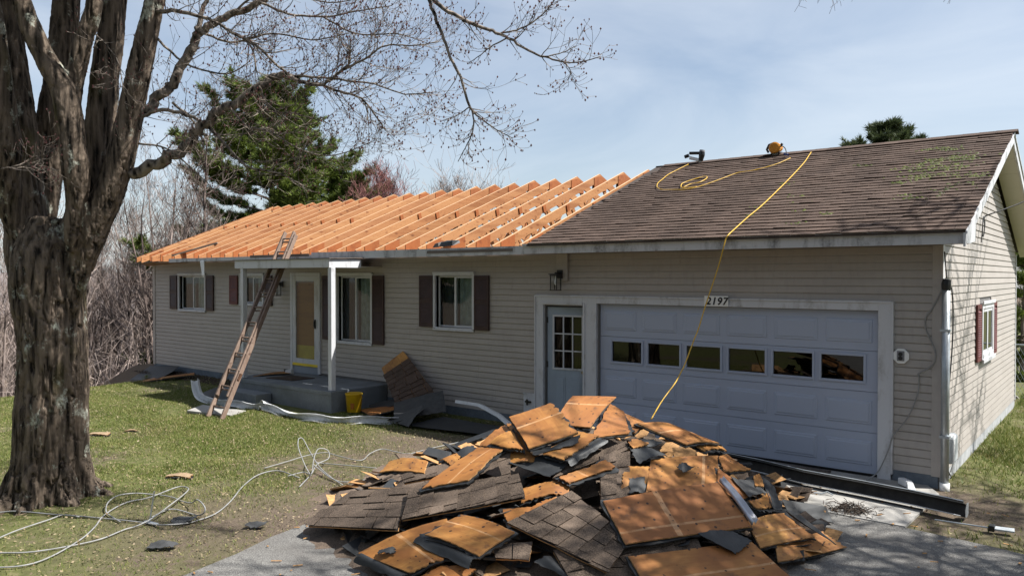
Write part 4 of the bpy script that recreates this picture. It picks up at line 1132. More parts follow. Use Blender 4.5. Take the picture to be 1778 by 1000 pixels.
# trusses ------------------------------------------------------------------------------------
SPC = .5957
NT_ = 23
CH = .160
def truss(x, i):
    th = .019
    jit = rs.uniform(-.008, .008)
    yT, zT = -.525, ZE + jit
    zP = ZR + jit
    m = (zP - zT) / (YR - yT)
    body = MB()
    body.box(x - th, x + th, .0, D, 2.972, 3.06)
    wb = [((YR - 1.35, 3.06), (YR - 1.9, zP - m * 1.9 - CH)), ((YR - 1.3, 3.06), (YR - .05, zP - CH - .02)), ((YR + 1.3, 3.06), (YR + .05, zP - CH - .02)), ((YR + 1.35, 3.06), (YR + 1.9, zP - m * 1.9 - CH))]
    for (ya, za), (yb, zb) in wb:
        body.bar((x, ya, za), (x, yb, zb), .034, .085, (0, 1, 0) if abs(ya - yb) < .6 else (0, 0, 1))
    tr = body.build('roof_truss', M['lumber'], house)
    def ch(sgn):
        f = lambda y: YR + sgn * (y - YR)
        P = [(yT, zT - CH), (yT, zT), (YR, zP), (YR, zP - CH)]
        q = [(f(a), b) for a, b in P]
        if sgn < 0: q = q[::-1]
        pm_ = MB().prism(q, 0, x - th, x + th); pm_.M[3] = 1  # top face of each rafter in a paler colour than its sides
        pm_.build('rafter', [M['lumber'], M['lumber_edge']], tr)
    ch(1); ch(-1)
    zt = lambda y: (zT + m * (y - yT)) if y <= YR else (zT + m * (2 * YR - y - yT))
    for sd in (1, -1):          # plywood gussets on both faces: heel, splice, peak
        xa = x + sd * th; xb = x + sd * (th + .012)
        lo, hi = min(xa, xb), max(xa, xb)
        j_ = rs.uniform(-.03, .03)
        for mir in (0, 1):
            f = (lambda y: y) if not mir else (lambda y: 2 * YR - y)
            ya, yb = -.31 + j_, .07 + j_
            q = [(f(ya), 2.985), (f(yb), 2.985), (f(yb), zt(yb) - .012), (f(ya), zt(ya) - .012)]
            MB().prism(q if not mir else q[::-1], 0, lo + .0005, hi).build('gusset', M['block'], tr)
            ya = 1.66 + .012 * i + j_
            q = [(f(ya), zt(ya) - CH * .93), (f(ya + .085), zt(ya + .085) - CH * .93 ), (f(ya + .055), zt(ya + .055) - .014), (f(ya - .03), zt(ya - .03) - .014)]
            if not (i in (10, 11)): MB().prism(q if not mir else q[::-1], 0, lo + .0005, hi + .012).build('gusset', M['block'], tr)
        q = [(YR - .24, zP - .36), (YR + .24, zP - .36), (YR + .24, zt(YR + .24) - .012), (YR, zP - .045), (YR - .24, zt(YR - .24) - .012)]
        MB().prism(q, 0, lo + .0005, hi).build('gusset', M['block'], tr)
for i in range(NT_): truss(-6.07 - i * SPC, i)
xl = -6.07 - (NT_ - 1) * SPC - .02
# ladder lookouts on the left rake
lk = MB()
MB().prism([(-.525, ZE - .14), (-.525, ZE - .01), (YR, ZR - .01), (YR, ZR - .14)], 0, xl - .26, xl - .222).build('barge_rafter', M['lumber'], house)
for j in range(9):
    y_ = -.3 + j * .47
    zt = ZE + (ZR - ZE) / (YR + .525) * (y_ + .525)
    MB().box(xl - .2215, xl - .003, y_, y_ + .038, zt - .13, zt - .012).build('lookout', M['block'], house)
# ------------------------------------------------------------------ trees
def catmull(P, n):
    """P list of (x,y,z,r) -> resampled smooth list"""
    P = [np.array(p, float) for p in P]
    Q = [2 * P[0] - P[1]] + P + [2 * P[-1] - P[-2]]
    out = []
    for i in range(1, len(Q) - 2):
        for k_ in range(n):
            t = k_ / n
            a, b, c, d = Q[i - 1], Q[i], Q[i + 1], Q[i + 2]
            out.append(.5 * ((2 * b) + (c - a) * t + (2 * a - 5 * b + 4 * c - d) * t * t + (3 * b - a - 3 * c + d) * t ** 3))
    out.append(P[-1])
    return out

def rvec(r):
    v = Vector((r.gauss(0, 1), r.gauss(0, 1), r.gauss(0, 1)))
    return v.normalized()

def sprout(mb, buds, p, d, ln, rad, lev, r, up=.12, minr=.0012, nsub=4, curl=.35, budsz=.014):
    """recursive twig: a wandering tube that throws side twigs, bud at the tip"""
    ns = max(2, int(3 + lev))
    pts, rr_ = [Vector(p)], [rad]
    dd = Vector(d).normalized()
    side = []
    for i in range(ns):
        dd = (dd + rvec(r) * curl * .5 + Vector((0, 0, up * (1 + i * .4)))).normalized()
        pts.append(pts[-1] + dd * (ln / ns))
        rr_.append(max(minr, rad * (1 - (i + 1) / ns * .75)))
        side.append((pts[-1], dd.copy(), rr_[-1]))
    mb.tube(pts, rr_, 3 if rad < .012 else 5, cap=False)
    if lev > 0:
        for i in range(nsub):
            t = r.uniform(.25, 1.0)
            k_ = min(ns - 1, int(t * ns))
            q, dq, rq = side[k_]
            w = rvec(r)
            w = (w - dq * w.dot(dq)).normalized()
            sprout(mb, buds, q, dq * r.uniform(.5, 1.0) + w * r.uniform(.6, 1.0), ln * r.uniform(.4, .68), rq * .7, lev - 1, r, up, minr, nsub, curl, budsz)
    if buds is not None and lev <= 1:
        for _ in range(1):
            if r.random() < .25: continue
            q = pts[-1] + rvec(r) * budsz * .6
            s_ = budsz * r.uniform(.6, 1.2)
            buds.add([q + Vector(v) * s_ for v in ((1, 0, 0), (-.5, .8, 0), (-.5, -.8, 0), (0, 0, 1.5), (0, 0, -1))],
                     [(0, 1, 3), (1, 2, 3), (2, 0, 3), (1, 0, 4), (2, 1, 4), (0, 2, 4)])

# --- the big maple in the foreground
maple = empty('maple_tree', (-7.27, -7.18, 0), 'large multi-stemmed bare maple with lichen on its bark in the left foreground', 'tree')
mb = MB()
for s_i, st in enumerate(STEMS):
    S_ = catmull(st, 5)
    if s_i == 0:
        mb.tube([p[:3] for p in S_], [p[3] for p in S_], 20)
    else:
        mb.tube([p[:3] for p in S_], [p[3] * min(1, .30 + .075 * i_) for i_, p in enumerate(S_)], 14)
rt = random.Random(5)
base = STEMS[0][0]
for a in range(9):    # root flare
    an = a * 2 * math.pi / 9 + rt.uniform(-.2, .2)
    ca, sa = math.cos(an), math.sin(an)
    ln = rt.uniform(.55, .80)
    cx_, cy_ = base[0], base[1]
    mb.tube([(cx_ + ca * .16, cy_ + sa * .16, .80), (cx_ + ca * .30, cy_ + sa * .30, .34), (cx_ + ca * .42, cy_ + sa * .42, .08), (cx_ + ca * ln, cy_ + sa * ln, -.12)], [.17, .13, .10, .06], 10)
raw = mb.build('trunk_raw', M['bark'])
md = raw.modifiers.new('r', 'REMESH'); md.mode = 'VOXEL'; md.voxel_size = .016
md = raw.modifiers.new('s', 'SMOOTH'); md.factor = .5; md.iterations = 6
dg = bpy.context.evaluated_depsgraph_get()
me = raw.evaluated_get(dg).to_mesh()
nv = len(me.vertices)
co = np.zeros(nv * 3); me.vertices.foreach_get('co', co); co = co.reshape(-1, 3)
no = np.zeros(nv * 3); me.vertices.foreach_get('normal', no); no = no.reshape(-1, 3)
nf = len(me.polygons)
lp = np.zeros(len(me.loops), np.int32); me.loops.foreach_get('vertex_index', lp)
lt = np.zeros(nf, np.int32); me.polygons.foreach_get('loop_total', lt)
raw.evaluated_get(dg).to_mesh_clear()
bpy.data.objects.remove(raw)
q4 = lp.reshape(-1, 4) if (lt == 4).all() else None
if q4 is None:
    ls = np.concatenate([[0], np.cumsum(lt)[:-1]])
    q4 = np.array([lp[s:s + 4] for s, t_ in zip(ls, lt) if t_ == 4])
# furrowed bark: stretched ridges, deeper low on the trunk
sN = co * np.array([1, 1, .13])
rid = 1 - np.abs(2 * fbm(sN * 9.5 + fbm(co * 3, 2, 9)[:, None] * 1.2, 3, 1) - 1)
rid2 = 1 - np.abs(2 * fbm(co * np.array([1, 1, .22]) * 19, 3, 4) - 1)
deep = np.clip(1.25 - co[:, 2] / 4.2, .35, 1.0)
lump = fbm(co * 2.2, 3, 7) - .5
cr1 = np.exp(-((fbm(co * np.array([1, 1, .10]) * 13.0 + (fbm(co * 2.6, 2, 9)[:, None] - .5) * 1.1, 2, 1) - .5) / .034) ** 2)
cr2 = np.exp(-((fbm(co * np.array([1, 1, .15]) * 24.0 + (fbm(co * 5, 2, 19)[:, None] - .5) * 1.0, 2, 4) - .5) / .035) ** 2)
disp = (-.055 * cr1 - .026 * cr2 + .012 * (rid2 - .5)) * deep + lump * .05 + (fbm(co * 40, 2, 5) - .5) * .010
co2 = co + no * disp[:, None]
np_mesh('trunk', co2, q4, M['bark'], maple, smooth=True)
# limbs: branch paths, each a limb of its own, then fine twigs and buds
rt = random.Random(11)
twigs, buds = MB(), MB()
for bi, b in enumerate(BRANCHES):
    S_ = catmull(b, 5)
    pts = []
    for i_, p in enumerate(S_):
        j = p[3] * .55
        pts.append((p[0] + rt.uniform(-j, j), p[1] + rt.uniform(-j, j), p[2] + rt.uniform(-j, j)))
    MB().tube(pts, [max(.0022, p[3]) for p in S_], 8 if b[0][3] > .03 else 5).build('limb', M['bark_thin'], maple, smooth=True)
    n = len(S_)
    fine = b[0][3] < .012
    for i_ in range(2 if fine else 3, n):
        p = S_[i_]
        d = S_[i_][:3] - S_[i_ - 1][:3]
        dn = Vector(d).normalized()
        step = 1 if p[3] < .02 else 2
        thick = p[3] > .035
        if i_ % step: continue
        for _ in range(1 if thick else 2):
            if rt.random() < (.4 if thick else (.38 if bi in (11, 12, 16) else .6)): 
                if bi in (12,) and i_ < n - 12: continue
                w = rvec(rt); w = (w - dn * w.dot(dn)).normalized()
                lnt = rt.uniform(.16, .46) * (1.5 if p[3] > .01 else 1.0)
                if bi >= 11 and bi <= 20: lnt *= .62
                sprout(twigs, buds, p[:3], dn * rt.uniform(.5, 1.1) + w * .8, lnt, min(.0065, p[3] * .6), 2 if lnt > .3 else 1, rt, .07, .0018, 3, .42, .011)
tag(twigs.build('twigs', M['bark_thin'], maple), kind='stuff')
tag(buds.build('buds', M['bud'], maple), kind='stuff')
# crown above the frame
top = MB()
for st in STEMS[1:]:
    p = st[-1]
    for _ in range(5):
        d = Vector((rt.uniform(-.6, 1.3), rt.uniform(-.7, .9), .9))
        sprout(top, None, p[:3], d, rt.uniform(1.9, 3.0), p[3] * .7, 4, rt, .06, .007, 5, .4)
tag(top.build('crown', M['bark_thin'], maple), kind='stuff')

# --- bare trees: prototypes and copies
def bare_mesh(seed, H, spread=.35, lev=3, stems=1, rad=None, nsub=22, minr=.004, upw=.16):
    r = random.Random(seed)
    tr, cr = MB(), MB()
    for s_ in range(stems):
        lean = Vector((r.uniform(-1, 1), r.uniform(-1, 1), 0)) * (.05 if stems == 1 else .28)
        R0 = (rad or H * .011) * r.uniform(.7, 1.1)
        h = H * r.uniform(.8, 1.0)
        n = 12
        pts, rr_, dirs = [], [], []
        p = Vector((lean.x * .4, lean.y * .4, -.3)); d = Vector((lean.x, lean.y, 1)).normalized()
        for i in range(n + 1):
            pts.append(p.copy()); rr_.append(max(minr, R0 * (1 - i / n) ** .8)); dirs.append(d.copy())
            d = (d + rvec(r) * .10 + Vector((0, 0, .06))).normalized()
            p = p + d * (h / n)
        tr.tube(pts, rr_, 6)
        for k_ in range(nsub):
            t = r.uniform(.25, 1)
            i = min(n - 1, int(t * n))
            q = pts[i].lerp(pts[i + 1], r.random())
            a = r.uniform(0, 6.283)
            w = Vector((math.cos(a), math.sin(a), r.uniform(.3, 1.1)))
            sprout(cr, None, q, w, h * spread * (1.15 - t) * r.uniform(.6, 1.2) + .25, max(minr, rr_[i] * .5), lev - 1, r, upw, minr, 5, .34)
    return tr, cr

def proto(args, mat):
    tr, cr = bare_mesh(*args[:1], **args[1])
    a = tr.build('trunk', mat); b = cr.build('crown', mat)
    am, bm = a.data, b.data
    bpy.data.objects.remove(a); bpy.data.objects.remove(b)
    return am, bm

PROTO = [proto((s, dict(H=10, spread=sp, lev=3, stems=st, nsub=ns, rad=rd_, minr=.0045)), M[mt]) for s, sp, st, ns, rd_, mt in
         ((1, .24, 1, 20, .11, 'bark_wood'), (2, .22, 2, 12, .08, 'bark_pale'), (3, .28, 1, 22, .13, 'bark_wood'), (4, .20, 3, 9, .065, 'bark_wood'), (5, .22, 2, 13, .085, 'bark_wood'), (6, .30, 1, 20, .10, 'bark_pale'))]
def place(meshes, name, loc, rz_, sc, label, cat, group=None, sz=1.0):
    o = empty(name, loc, label, cat, group)
    for nm, me_ in zip(('trunk', 'crown'), meshes):
        c = bpy.data.objects.new(nm, me_); COL.objects.link(c)
        c.parent = o
    o.rotation_euler = (0, 0, rz_)
    o.scale = (sc, sc, sc * sz)
    return o

def campos(px, dep):
    """ground position seen at image column px and depth dep (photo layout survey)"""
    y_ = math.radians(38.838)
    s = (px - 889) / 1336.63 * dep
    return (1.799 + s * math.cos(y_) - dep * math.sin(y_), -10.509 + s * math.sin(y_) + dep * math.cos(y_))

rw = random.Random(77)
GROUP_W = 'bare trees of the wood left of the house'
LAB_W = 'slender leafless tree in the thicket left of the house, behind the lawn edge'
cnt = 0
for i in range(72):
    dep = rw.uniform(24, 52)
    px_ = rw.uniform(-60, 400) if i % 4 else rw.uniform(150, 300)
    x, y = campos(px_, dep)
    if x > -20.6 and y > -1: continue
    if x > -19.0: continue
    H = rw.uniform(.78, 1.22) * (dep / 34) ** .6
    k_ = 'multi-stemmed leafless tree' if i % 6 in (1, 3, 4) else 'slender single-stemmed leafless tree'
    z_ = 'left of the big maple' if px_ < 20 else 'mostly hidden behind the big maple trunk' if px_ < 150 else 'between the big maple and the house corner' if px_ < 262 else 'behind the left end of the truss roof'
    place(PROTO[i % 6], 'bare_tree', (x, y, gz(x, y)), rw.uniform(0, 6.28), H, k_ + ' in the wood ' + z_, 'tree', GROUP_W, rw.uniform(.9, 1.15))
# behind the house
x, y = campos(772, 37)
pm = proto((31, dict(H=9.2, spread=.50, lev=4, stems=1, nsub=24, rad=.13, minr=.007)), M['bark_pale'])
place(pm, 'bare_tree', (x, y, gz(x, y) + .3), .6, .92, 'rounded leafless tree rising behind the middle of the truss roof', 'tree')
x, y = campos(668, 33)
pm = proto((32, dict(H=8.2, spread=.42, lev=4, stems=2, nsub=18, rad=.10, minr=.006)), m_bark('red_budding_bark', (0.13, 0.062, 0.058), False, .4, 6))
place(pm, 'red_maple_tree', (x, y, gz(x, y)), 2.2, .95, 'reddish budding tree just right of the big pine', 'tree')
for i, (px_, dep, H) in enumerate(((1785, 30, .8), (1772, 33, .9), (1800, 27, .75))):
    x, y = campos(px_, dep)
    place(PROTO[(i * 2 + 1) % 6], 'bare_tree', (x, y, gz(x, y)), i * 2.1, H, 'leafless tree beyond the fence at the right edge of the picture', 'tree', 'bare trees beyond the fence')
# the shade tree standing out of frame right of the garage; its boughs reach over the drive
pm = proto((41, dict(H=11.2, spread=.68, lev=4, stems=2, nsub=20, rad=.36, minr=.017, upw=.06)), M['bark_thin'])
place(pm, 'shade_tree', (5.3, -1.6, gz(5.3, -1.6)), 1.1, 1.0, 'leafless yard tree right of the garage whose twigs dip into the top right corner', 'tree')

st_ = [o for o in COL.objects if o.name.startswith('shade_tree')][0]
rt = random.Random(15)
lim = catmull([(5.3, -1.6, 6.2, .07), (4.4, -1.7, 7.2, .05), (3.0, -1.7, 7.1, .032), (1.4, -2.3, 6.5, .018), (.1, -2.65, 5.8, .009)], 4)
tw_ = MB()
MB().tube([tuple(p[:3]) for p in lim], [p[3] for p in lim], 6).build('limb', M['bark_thin'], st_, smooth=True)
TIPS = [((-.73, -2.86, 5.36), (-.3, -.2, -1)), ((-.49, -2.80, 5.33), (-.4, -.2, -1)), ((-.18, -2.68, 5.33), (-.5, -.1, -.9)), ((-.36, -2.69, 5.40), (-.6, 0, -.8)), ((.5, -2.26, 5.30), (0, -.2, -1))]
for q, d in TIPS:
    a = Vector(lim[rt.randint(11, 15)][:3])
    b = Vector(q)
    tw_.tube([a, a.lerp(b, .5) + Vector((0, 0, .12)), b], [.008, .005, .003], 4, cap=False)
    for _ in range(3): sprout(tw_, None, b, Vector(d) + rvec(rt) * .6, rt.uniform(.10, .22), .003, 1, rt, -.02, .0018, 2, .3)
tag(tw_.build('twigs', M['bark_thin'], st_), kind='stuff')

# understorey brush in the wood
mb = MB()
for i in range(1300):
    dep = rw.uniform(21.5, 46)
    px_ = rw.uniform(-80, 400)
    x, y = campos(px_, dep)
    if x > -19.2 or (x > -20.4 and y > -1): continue
    z_ = gz(x, y)
    d = Vector((rw.uniform(-1, 1), rw.uniform(-1, 1), rw.uniform(.3, 2.2))).normalized()
    l_ = rw.uniform(.8, 3.0)
    p = Vector((x, y, z_ - .05))
    q = p + d * l_ * .5 + rvec(rw) * .12
    e = q + (d + rvec(rw) * .5).normalized() * l_ * .5
    mb.tube([p, q, e], [.012, .008, .004], 3, cap=False)
    mb.tube([q, q + (d + rvec(rw)).normalized() * l_ * .4], [.008, .004], 3, cap=False)
tag(mb.build('underbrush', M['bark_pale']), 'tangled leafless brush filling the wood left of the house', 'brush', kind='stuff')

# --- pines
def pine(loc, H, R, seed, label, mat, z0=.12, dens=1.0, prof=None, needle=.26, lobes=0.0):
    r = random.Random(seed)
    o = empty('pine_tree', loc, label, 'tree')
    MB().tube([(0, 0, -.3), (0, 0, H * .5), (.1, 0, H * .97)], [H * .018, H * .012, .02], 8).build('trunk', M['bark_wood'], None).parent = o
    bt = MB()
    nd_p, nd_d, nd_s = [], [], []
    z_ = H * z0
    while z_ < H:
        t = (z_ - H * z0) / (H * (1 - z0))
        rr_ = R * (prof(t) if prof else (1 - t) ** .75)
        nb = 5 if rr_ > .8 else 4
        a0 = r.uniform(0, 6.28)
        for b in range(nb):
            if r.random() < .12 and t < .9: continue
            a = a0 + b * 6.283 / nb + r.uniform(-.3, .3)
            ln = max(.25, rr_ * r.uniform(.55, 1.12) * (1 + lobes * math.sin(a * 2 + seed)))
            d = Vector((math.cos(a), math.sin(a), .02 + .75 * t * t))
            n = 8
            P = [Vector((0, 0, z_ + r.uniform(-.15, .15)))]
            for i in range(n):
                d = (d + Vector((0, 0, .050 * i - .08)) + rvec(r) * .08).normalized()
                P.append(P[-1] + d * ln / n)
            bt.tube(P, [max(.008, .05 * (ln / R + .3) * (1 - i / (n + 1))) for i in range(n + 1)], 4, cap=False)
            # plumes: side shoots, each carrying a run of needle tufts
            for _ in range(int((5 + ln * 4.2) * dens)):
                u = r.uniform(.22, 1.0)
                i = min(n - 1, int(u * n))
                c = P[i].lerp(P[i + 1], min(1, u * n - i))
                sg = r.choice((-1, 1))
                sv = (Vector((math.cos(a), math.sin(a), 0)) * r.uniform(.5, 1.0) + Vector((-math.sin(a), math.cos(a), 0)) * sg * r.uniform(.2, 1.0) + Vector((0, 0, r.uniform(.05, .45)))).normalized()
                sl_ = r.uniform(.35, .95) * (.35 + .16 * ln) * (1.25 - .5 * u)
                bt.tube([c, c + sv * sl_], [.012, .006], 3, cap=False)
                for k_ in range(max(2, int(sl_ * 7))):
                    w = r.uniform(.25, 1.05)
                    nd_p.append(c + sv * sl_ * w + rvec(r) * .05)
                    nd_d.append((sv + Vector((0, 0, .55)) + rvec(r) * .35).normalized()); nd_s.append(r.uniform(.75, 1.25))
        z_ += r.uniform(.55, .85) * (1 - .45 * t)
    bt.build('branches', M['bark_wood'], None).parent = o
    C_ = np.array([tuple(v) for v in nd_p]); Dv = np.array([tuple(v) for v in nd_d]); S_ = np.array(nd_s)
    K = 20
    C2 = np.repeat(C_, K, 0); D2 = np.repeat(Dv, K, 0); S2 = np.repeat(S_, K)
    g_ = np.random.default_rng(seed)
    dirs = D2 + g_.normal(0, .55, D2.shape); dirs /= np.linalg.norm(dirs, axis=1)[:, None]
    sd = np.cross(dirs, g_.normal(0, 1, D2.shape)); sd /= np.linalg.norm(sd, axis=1)[:, None]
    st = C2 + g_.normal(0, .028, C2.shape)
    ln = needle * S2 * g_.uniform(.6, 1.15, len(S2))
    w_ = .020 * S2
    V = np.concatenate([st - sd * w_[:, None], st + sd * w_[:, None], st + dirs * ln[:, None]], 1).reshape(-1, 3)
    F = np.arange(len(V)).reshape(-1, 3)
    f_o = np_mesh('crown', V, F, mat); f_o.parent = o
    tag(f_o, kind='stuff')
    return o
x, y = campos(472, 35)
PINE0 = pine((x, y, gz(x, y)), 13.6, 7.2, 3, 'tall broad green pine behind the left end of the house', M['needle'], .10, 2.3, lambda t: (1 - t ** 3.0) * (.90 + .10 * math.sin(t * 24)), .30, .14)
x, y = campos(598, 37)
pine((x, y, gz(x, y)), 9.6, 5.0, 8, 'shorter green pine leaning into the right side of the tall pine', M['needle'], .12, 2.2, lambda t: 1 - t ** 2.6, .28, .1)
x, y = campos(1537, 27)
pine((x, y, gz(x, y)), 8.6, 3.7, 15, 'dark rounded pine top showing above the garage ridge', M['needle_dark'], .3, 3.0, lambda t: 1 - t ** 2.4, .22, .1)
for i, (px_, dep, H, R) in enumerate(((1776, 24, 3.9, 1.0), (1790, 27, 4.6, 1.3))):
    x, y = campos(px_, dep)
    pine((x, y, gz(x, y)), H, R, 50 + i, ('bushy green conifer behind the fence at the right edge', 'taller conifer farther behind the fence at the right edge')[i], M['needle'], .02, 1.6, lambda t: (1 - t) ** .5, .2)

# far wooded ridge
xs = np.linspace(-900, 200, 160); 
V, F = [], []
for i, xv in enumerate(xs):
    hgt = 1 + 9 * vn(np.array([[xv * .006, 0, 0]]), 5)[0] + 1.6 * vn(np.array([[xv * .05, 1, 0]]), 6)[0]
    yv = 300 + 60 * math.sin(xv * .004)
    for dy, zz in ((-70, -14), (-20, -6 + hgt * .4), (0, -3.0 + hgt), (60, -12)):
        V.append((xv - 250 + .2 * dy, yv + dy - 120, zz))
for i in range(len(xs) - 1):
    for j in range(3): F.append((i * 4 + j, (i + 1) * 4 + j, (i + 1) * 4 + j + 1, i * 4 + j + 1))
mb = MB(); mb.add(V, F)
tag(mb.build('hills', m_plain('bare_woods_ridge', (0.16, 0.135, 0.13), .95, .35, .15), smooth=True), kind='structure')

# --- behind the viewer: house the panes mirror, unseen pines added to cut sky light
nh = empty('neighbour_house', (-6, -40, 0), 'white bungalow across the road, mirrored in the garage door panes', 'house')
MB().box(-13, 1, -44, -36, -.2, 2.9).build('wall', M['white'], nh)
MB().prism([(-44.6, 2.85), (-35.4, 2.85), (-40, 5.2)], 0, -13.5, 1.5).build('roof', M['roof_shingle'], nh)
for a in (-11.5, -8.5, -2.5):
    wn_ = MB().box(a, a + 1.5, -35.98, -35.94, 1.0, 2.2).build('window', M['shutter'], nh)
    MB().box(a + .1, a + 1.4, -35.935, -35.93, 1.1, 2.1).build('pane', M['glass_dark'], wn_)
MB().box(-5.5, -4.5, -35.98, -35.93, 0, 2.1).build('door', M['shutter_red'], nh)
for i, (x, y, s_) in enumerate(((-19, -34, 1.25), (-26, -30, 1.0), (6, -36, 1.3), (13, -31, 1.15), (20, -26, 1.2), (-33, -25, 1.2), (26, -17, 1.1))):
    o_ = empty('unseen_pine', (x, y, 0), 'unseen pine added behind the viewer to cut sky light on the house front', 'tree', 'added pines behind the viewer')
    o_.scale = (s_, s_, s_); o_.rotation_euler = (0, 0, i * 1.3)
    for src in PINE0.children:
        c = src.copy(); COL.objects.link(c); c.parent = o_
        if src.name.startswith('crown'): c['kind'] = 'stuff'

# --- grass, litter
def pip(x, y, poly):
    ins = np.zeros(len(x), bool)
    n = len(poly)
    for i in range(n):
        x1, y1 = poly[i]; x2, y2 = poly[(i + 1) % n]
        c = ((y1 > y) != (y2 > y)) & (x < (x2 - x1) * (y - y1) / (y2 - y1 + 1e-12) + x1)
        ins ^= c
    return ins
gr = np.random.default_rng(9)
def scatter(n, x0, x1, y0, y1):
    return gr.uniform(x0, x1, n), gr.uniform(y0, y1, n)
def blades(name, n, rect, lmin, lmax, wid, label, keep):
    x, y = scatter(n, *rect)
    k_ = ~pip(x, y, DRIVE) & ~((x > -5.32) & (x < .08) & (y > -1.92) & (y < .1)) & ~((x > L - .05) & (x < .02) & (y > -.02) & (y < D + .1))
    k_ &= ~((x > -13.35) & (x < -9.8) & (y > -1.85)) 
    nn = .6 * fbm(np.stack([x * .55, y * .55, 0 * x], -1), 4, 21) + .4 * fbm(np.stack([x * 2.6, y * 2.6, 0 * x], -1), 3, 31)
    k_ &= keep(x, y, nn)
    x, y = x[k_], y[k_]
    z_ = gh(x, y) - .015
    m = len(x)
    hh = gr.uniform(lmin, lmax, m) * (.6 + .8 * fbm(np.stack([x, y, 0 * x], -1), 2, 2))
    a = gr.uniform(0, 6.283, m)
    lean = gr.uniform(.1, 1.1, m) * hh
    B = np.stack([x, y, z_], -1)
    sx = np.stack([np.cos(a), np.sin(a), 0 * a], -1) * (wid * gr.uniform(.6, 1.2, m))[:, None]
    b = gr.uniform(0, 6.283, m)
    T = B + np.stack([np.cos(b) * lean, np.sin(b) * lean, hh], -1)
    V = np.stack([B - sx, B + sx, T], 1).reshape(-1, 3)
    o = np_mesh(name, V, np.arange(len(V)).reshape(-1, 3), M['grass'])
    tag(o, label, 'grass', kind='stuff')
def keep_l(x, y, n):
    dd = np.minimum(np.minimum(np.hypot(x + 6.2, y + 2.4) / 2.6, np.hypot(x + 5.5, y + 6.0) / 1.9), 1.0)
    edge = np.clip((-4.6 - x) / 2.2, 0, 1)
    house_sh = np.clip((-.3 - y) / 1.2, .12, 1)
    tre = np.clip(np.hypot(x + 7.27, y + 7.18) / 1.3, .15, 1)
    p = np.clip((.68 - n) * 4.2, .08, 1) * np.clip(dd ** 1.3 + .08, 0, 1) * (.35 + .65 * edge) * house_sh * tre * np.clip((y + 8.6) / 3.2, .25, 1)
    return gr.uniform(0, 1, len(x)) < p
blades('front_lawn_grass', 620000, (-18.2, -4.3, -11.0, -.05), .018, .045, .005, 'short patchy spring grass on the front lawn', keep_l)
def keep_r(x, y, n):
    p = np.clip(np.hypot(x - .3, y + .8) / 2.2 - .35, .03, 1) * np.clip((.75 - n) * 4, .1, 1)
    return gr.uniform(0, 1, len(x)) < p
blades('side_lawn_grass', 90000, (.0, 3.4, -2.2, 12.0), .03, .085, .007, 'bright green grass beside the garage gable wall', keep_r)
# dry leaves
n = 22000
x, y = scatter(n, -17.5, -3.8, -11, -.1)
k_ = ~pip(x, y, DRIVE) & ~((x > -13.4) & (x < -9.8) & (y > -1.85))
x, y = x[k_], y[k_]
xr, yr = scatter(900, .1, 3.2, -2.0, 8.0)
x, y = np.concatenate([x, xr]), np.concatenate([y, yr])
z_ = gh(x, y) + gr.uniform(.0, .03, len(x))
c = np.stack([x, y, z_], -1)
a = gr.normal(0, 1, c.shape); a[:, 2] *= .35; a /= np.linalg.norm(a, axis=1)[:, None]
b = np.cross(a, gr.normal(0, .3, c.shape) + np.array([0, 0, 1])); b /= np.linalg.norm(b, axis=1)[:, None]
s1 = gr.uniform(.007, .019, len(x))[:, None]; s2 = s1 * gr.uniform(.35, .9, s1.shape)
V = np.stack([c - a * s1, c + b * s2, c + a * s1, c - b * s2], 1).reshape(-1, 3)
tag(np_mesh('leaf_litter', V, np.arange(len(V)).reshape(-1, 4), M['straw']), 'dry tan leaves and straw bits scattered over the lawns', 'leaf litter', kind='stuff')
# moss on the roof
mb = MB()
rm = random.Random(4)
cl = [(rm.gauss(-.35, .28), rm.gauss(2.1, .75), 1.0) for _ in range(34)] + [(rm.uniform(-2.6, .1), rm.uniform(-.2, 2.6), .35) for _ in range(16)]
for cx_, cyy, sc in cl:
    if cx_ > .25 or cyy > 3.5: continue
    for _ in range(int(16 * sc) + 3):
        xx, yy = cx_ + rm.gauss(0, .10 * (sc + .4)), cyy + rm.gauss(0, .035 * (sc + .4))
        if xx > .32: continue
        zz = RZ0 - .03 + (RZ1 - RZ0) / (RY1 - RY0) * (yy - RY0) + .012
        s_ = rm.uniform(.012, .032)
        ring = [(xx + math.cos(q) * s_ * rm.uniform(.7, 1.5), yy + math.sin(q) * s_ * rm.uniform(.6, 1.1), zz + math.sin(q) * s_ * .4) for q in np.arange(6) * 1.047]
        mb.add(ring + [(xx, yy - .006, zz + s_ * .75)], [(i, (i + 1) % 6, 6) for i in range(6)])
tag(mb.build('roof_moss', M['moss'], smooth=True), 'green moss cushions growing on the shingles near the gable end', 'moss', kind='stuff')
# ------------------------------------------------------------------ torn-off roof pile
rp_ = random.Random(99)
def bil(Q, u, v):
    return (Q[0] * (1 - u) * (1 - v) + Q[1] * u * (1 - v) + Q[2] * u * v + Q[3] * (1 - u) * v)

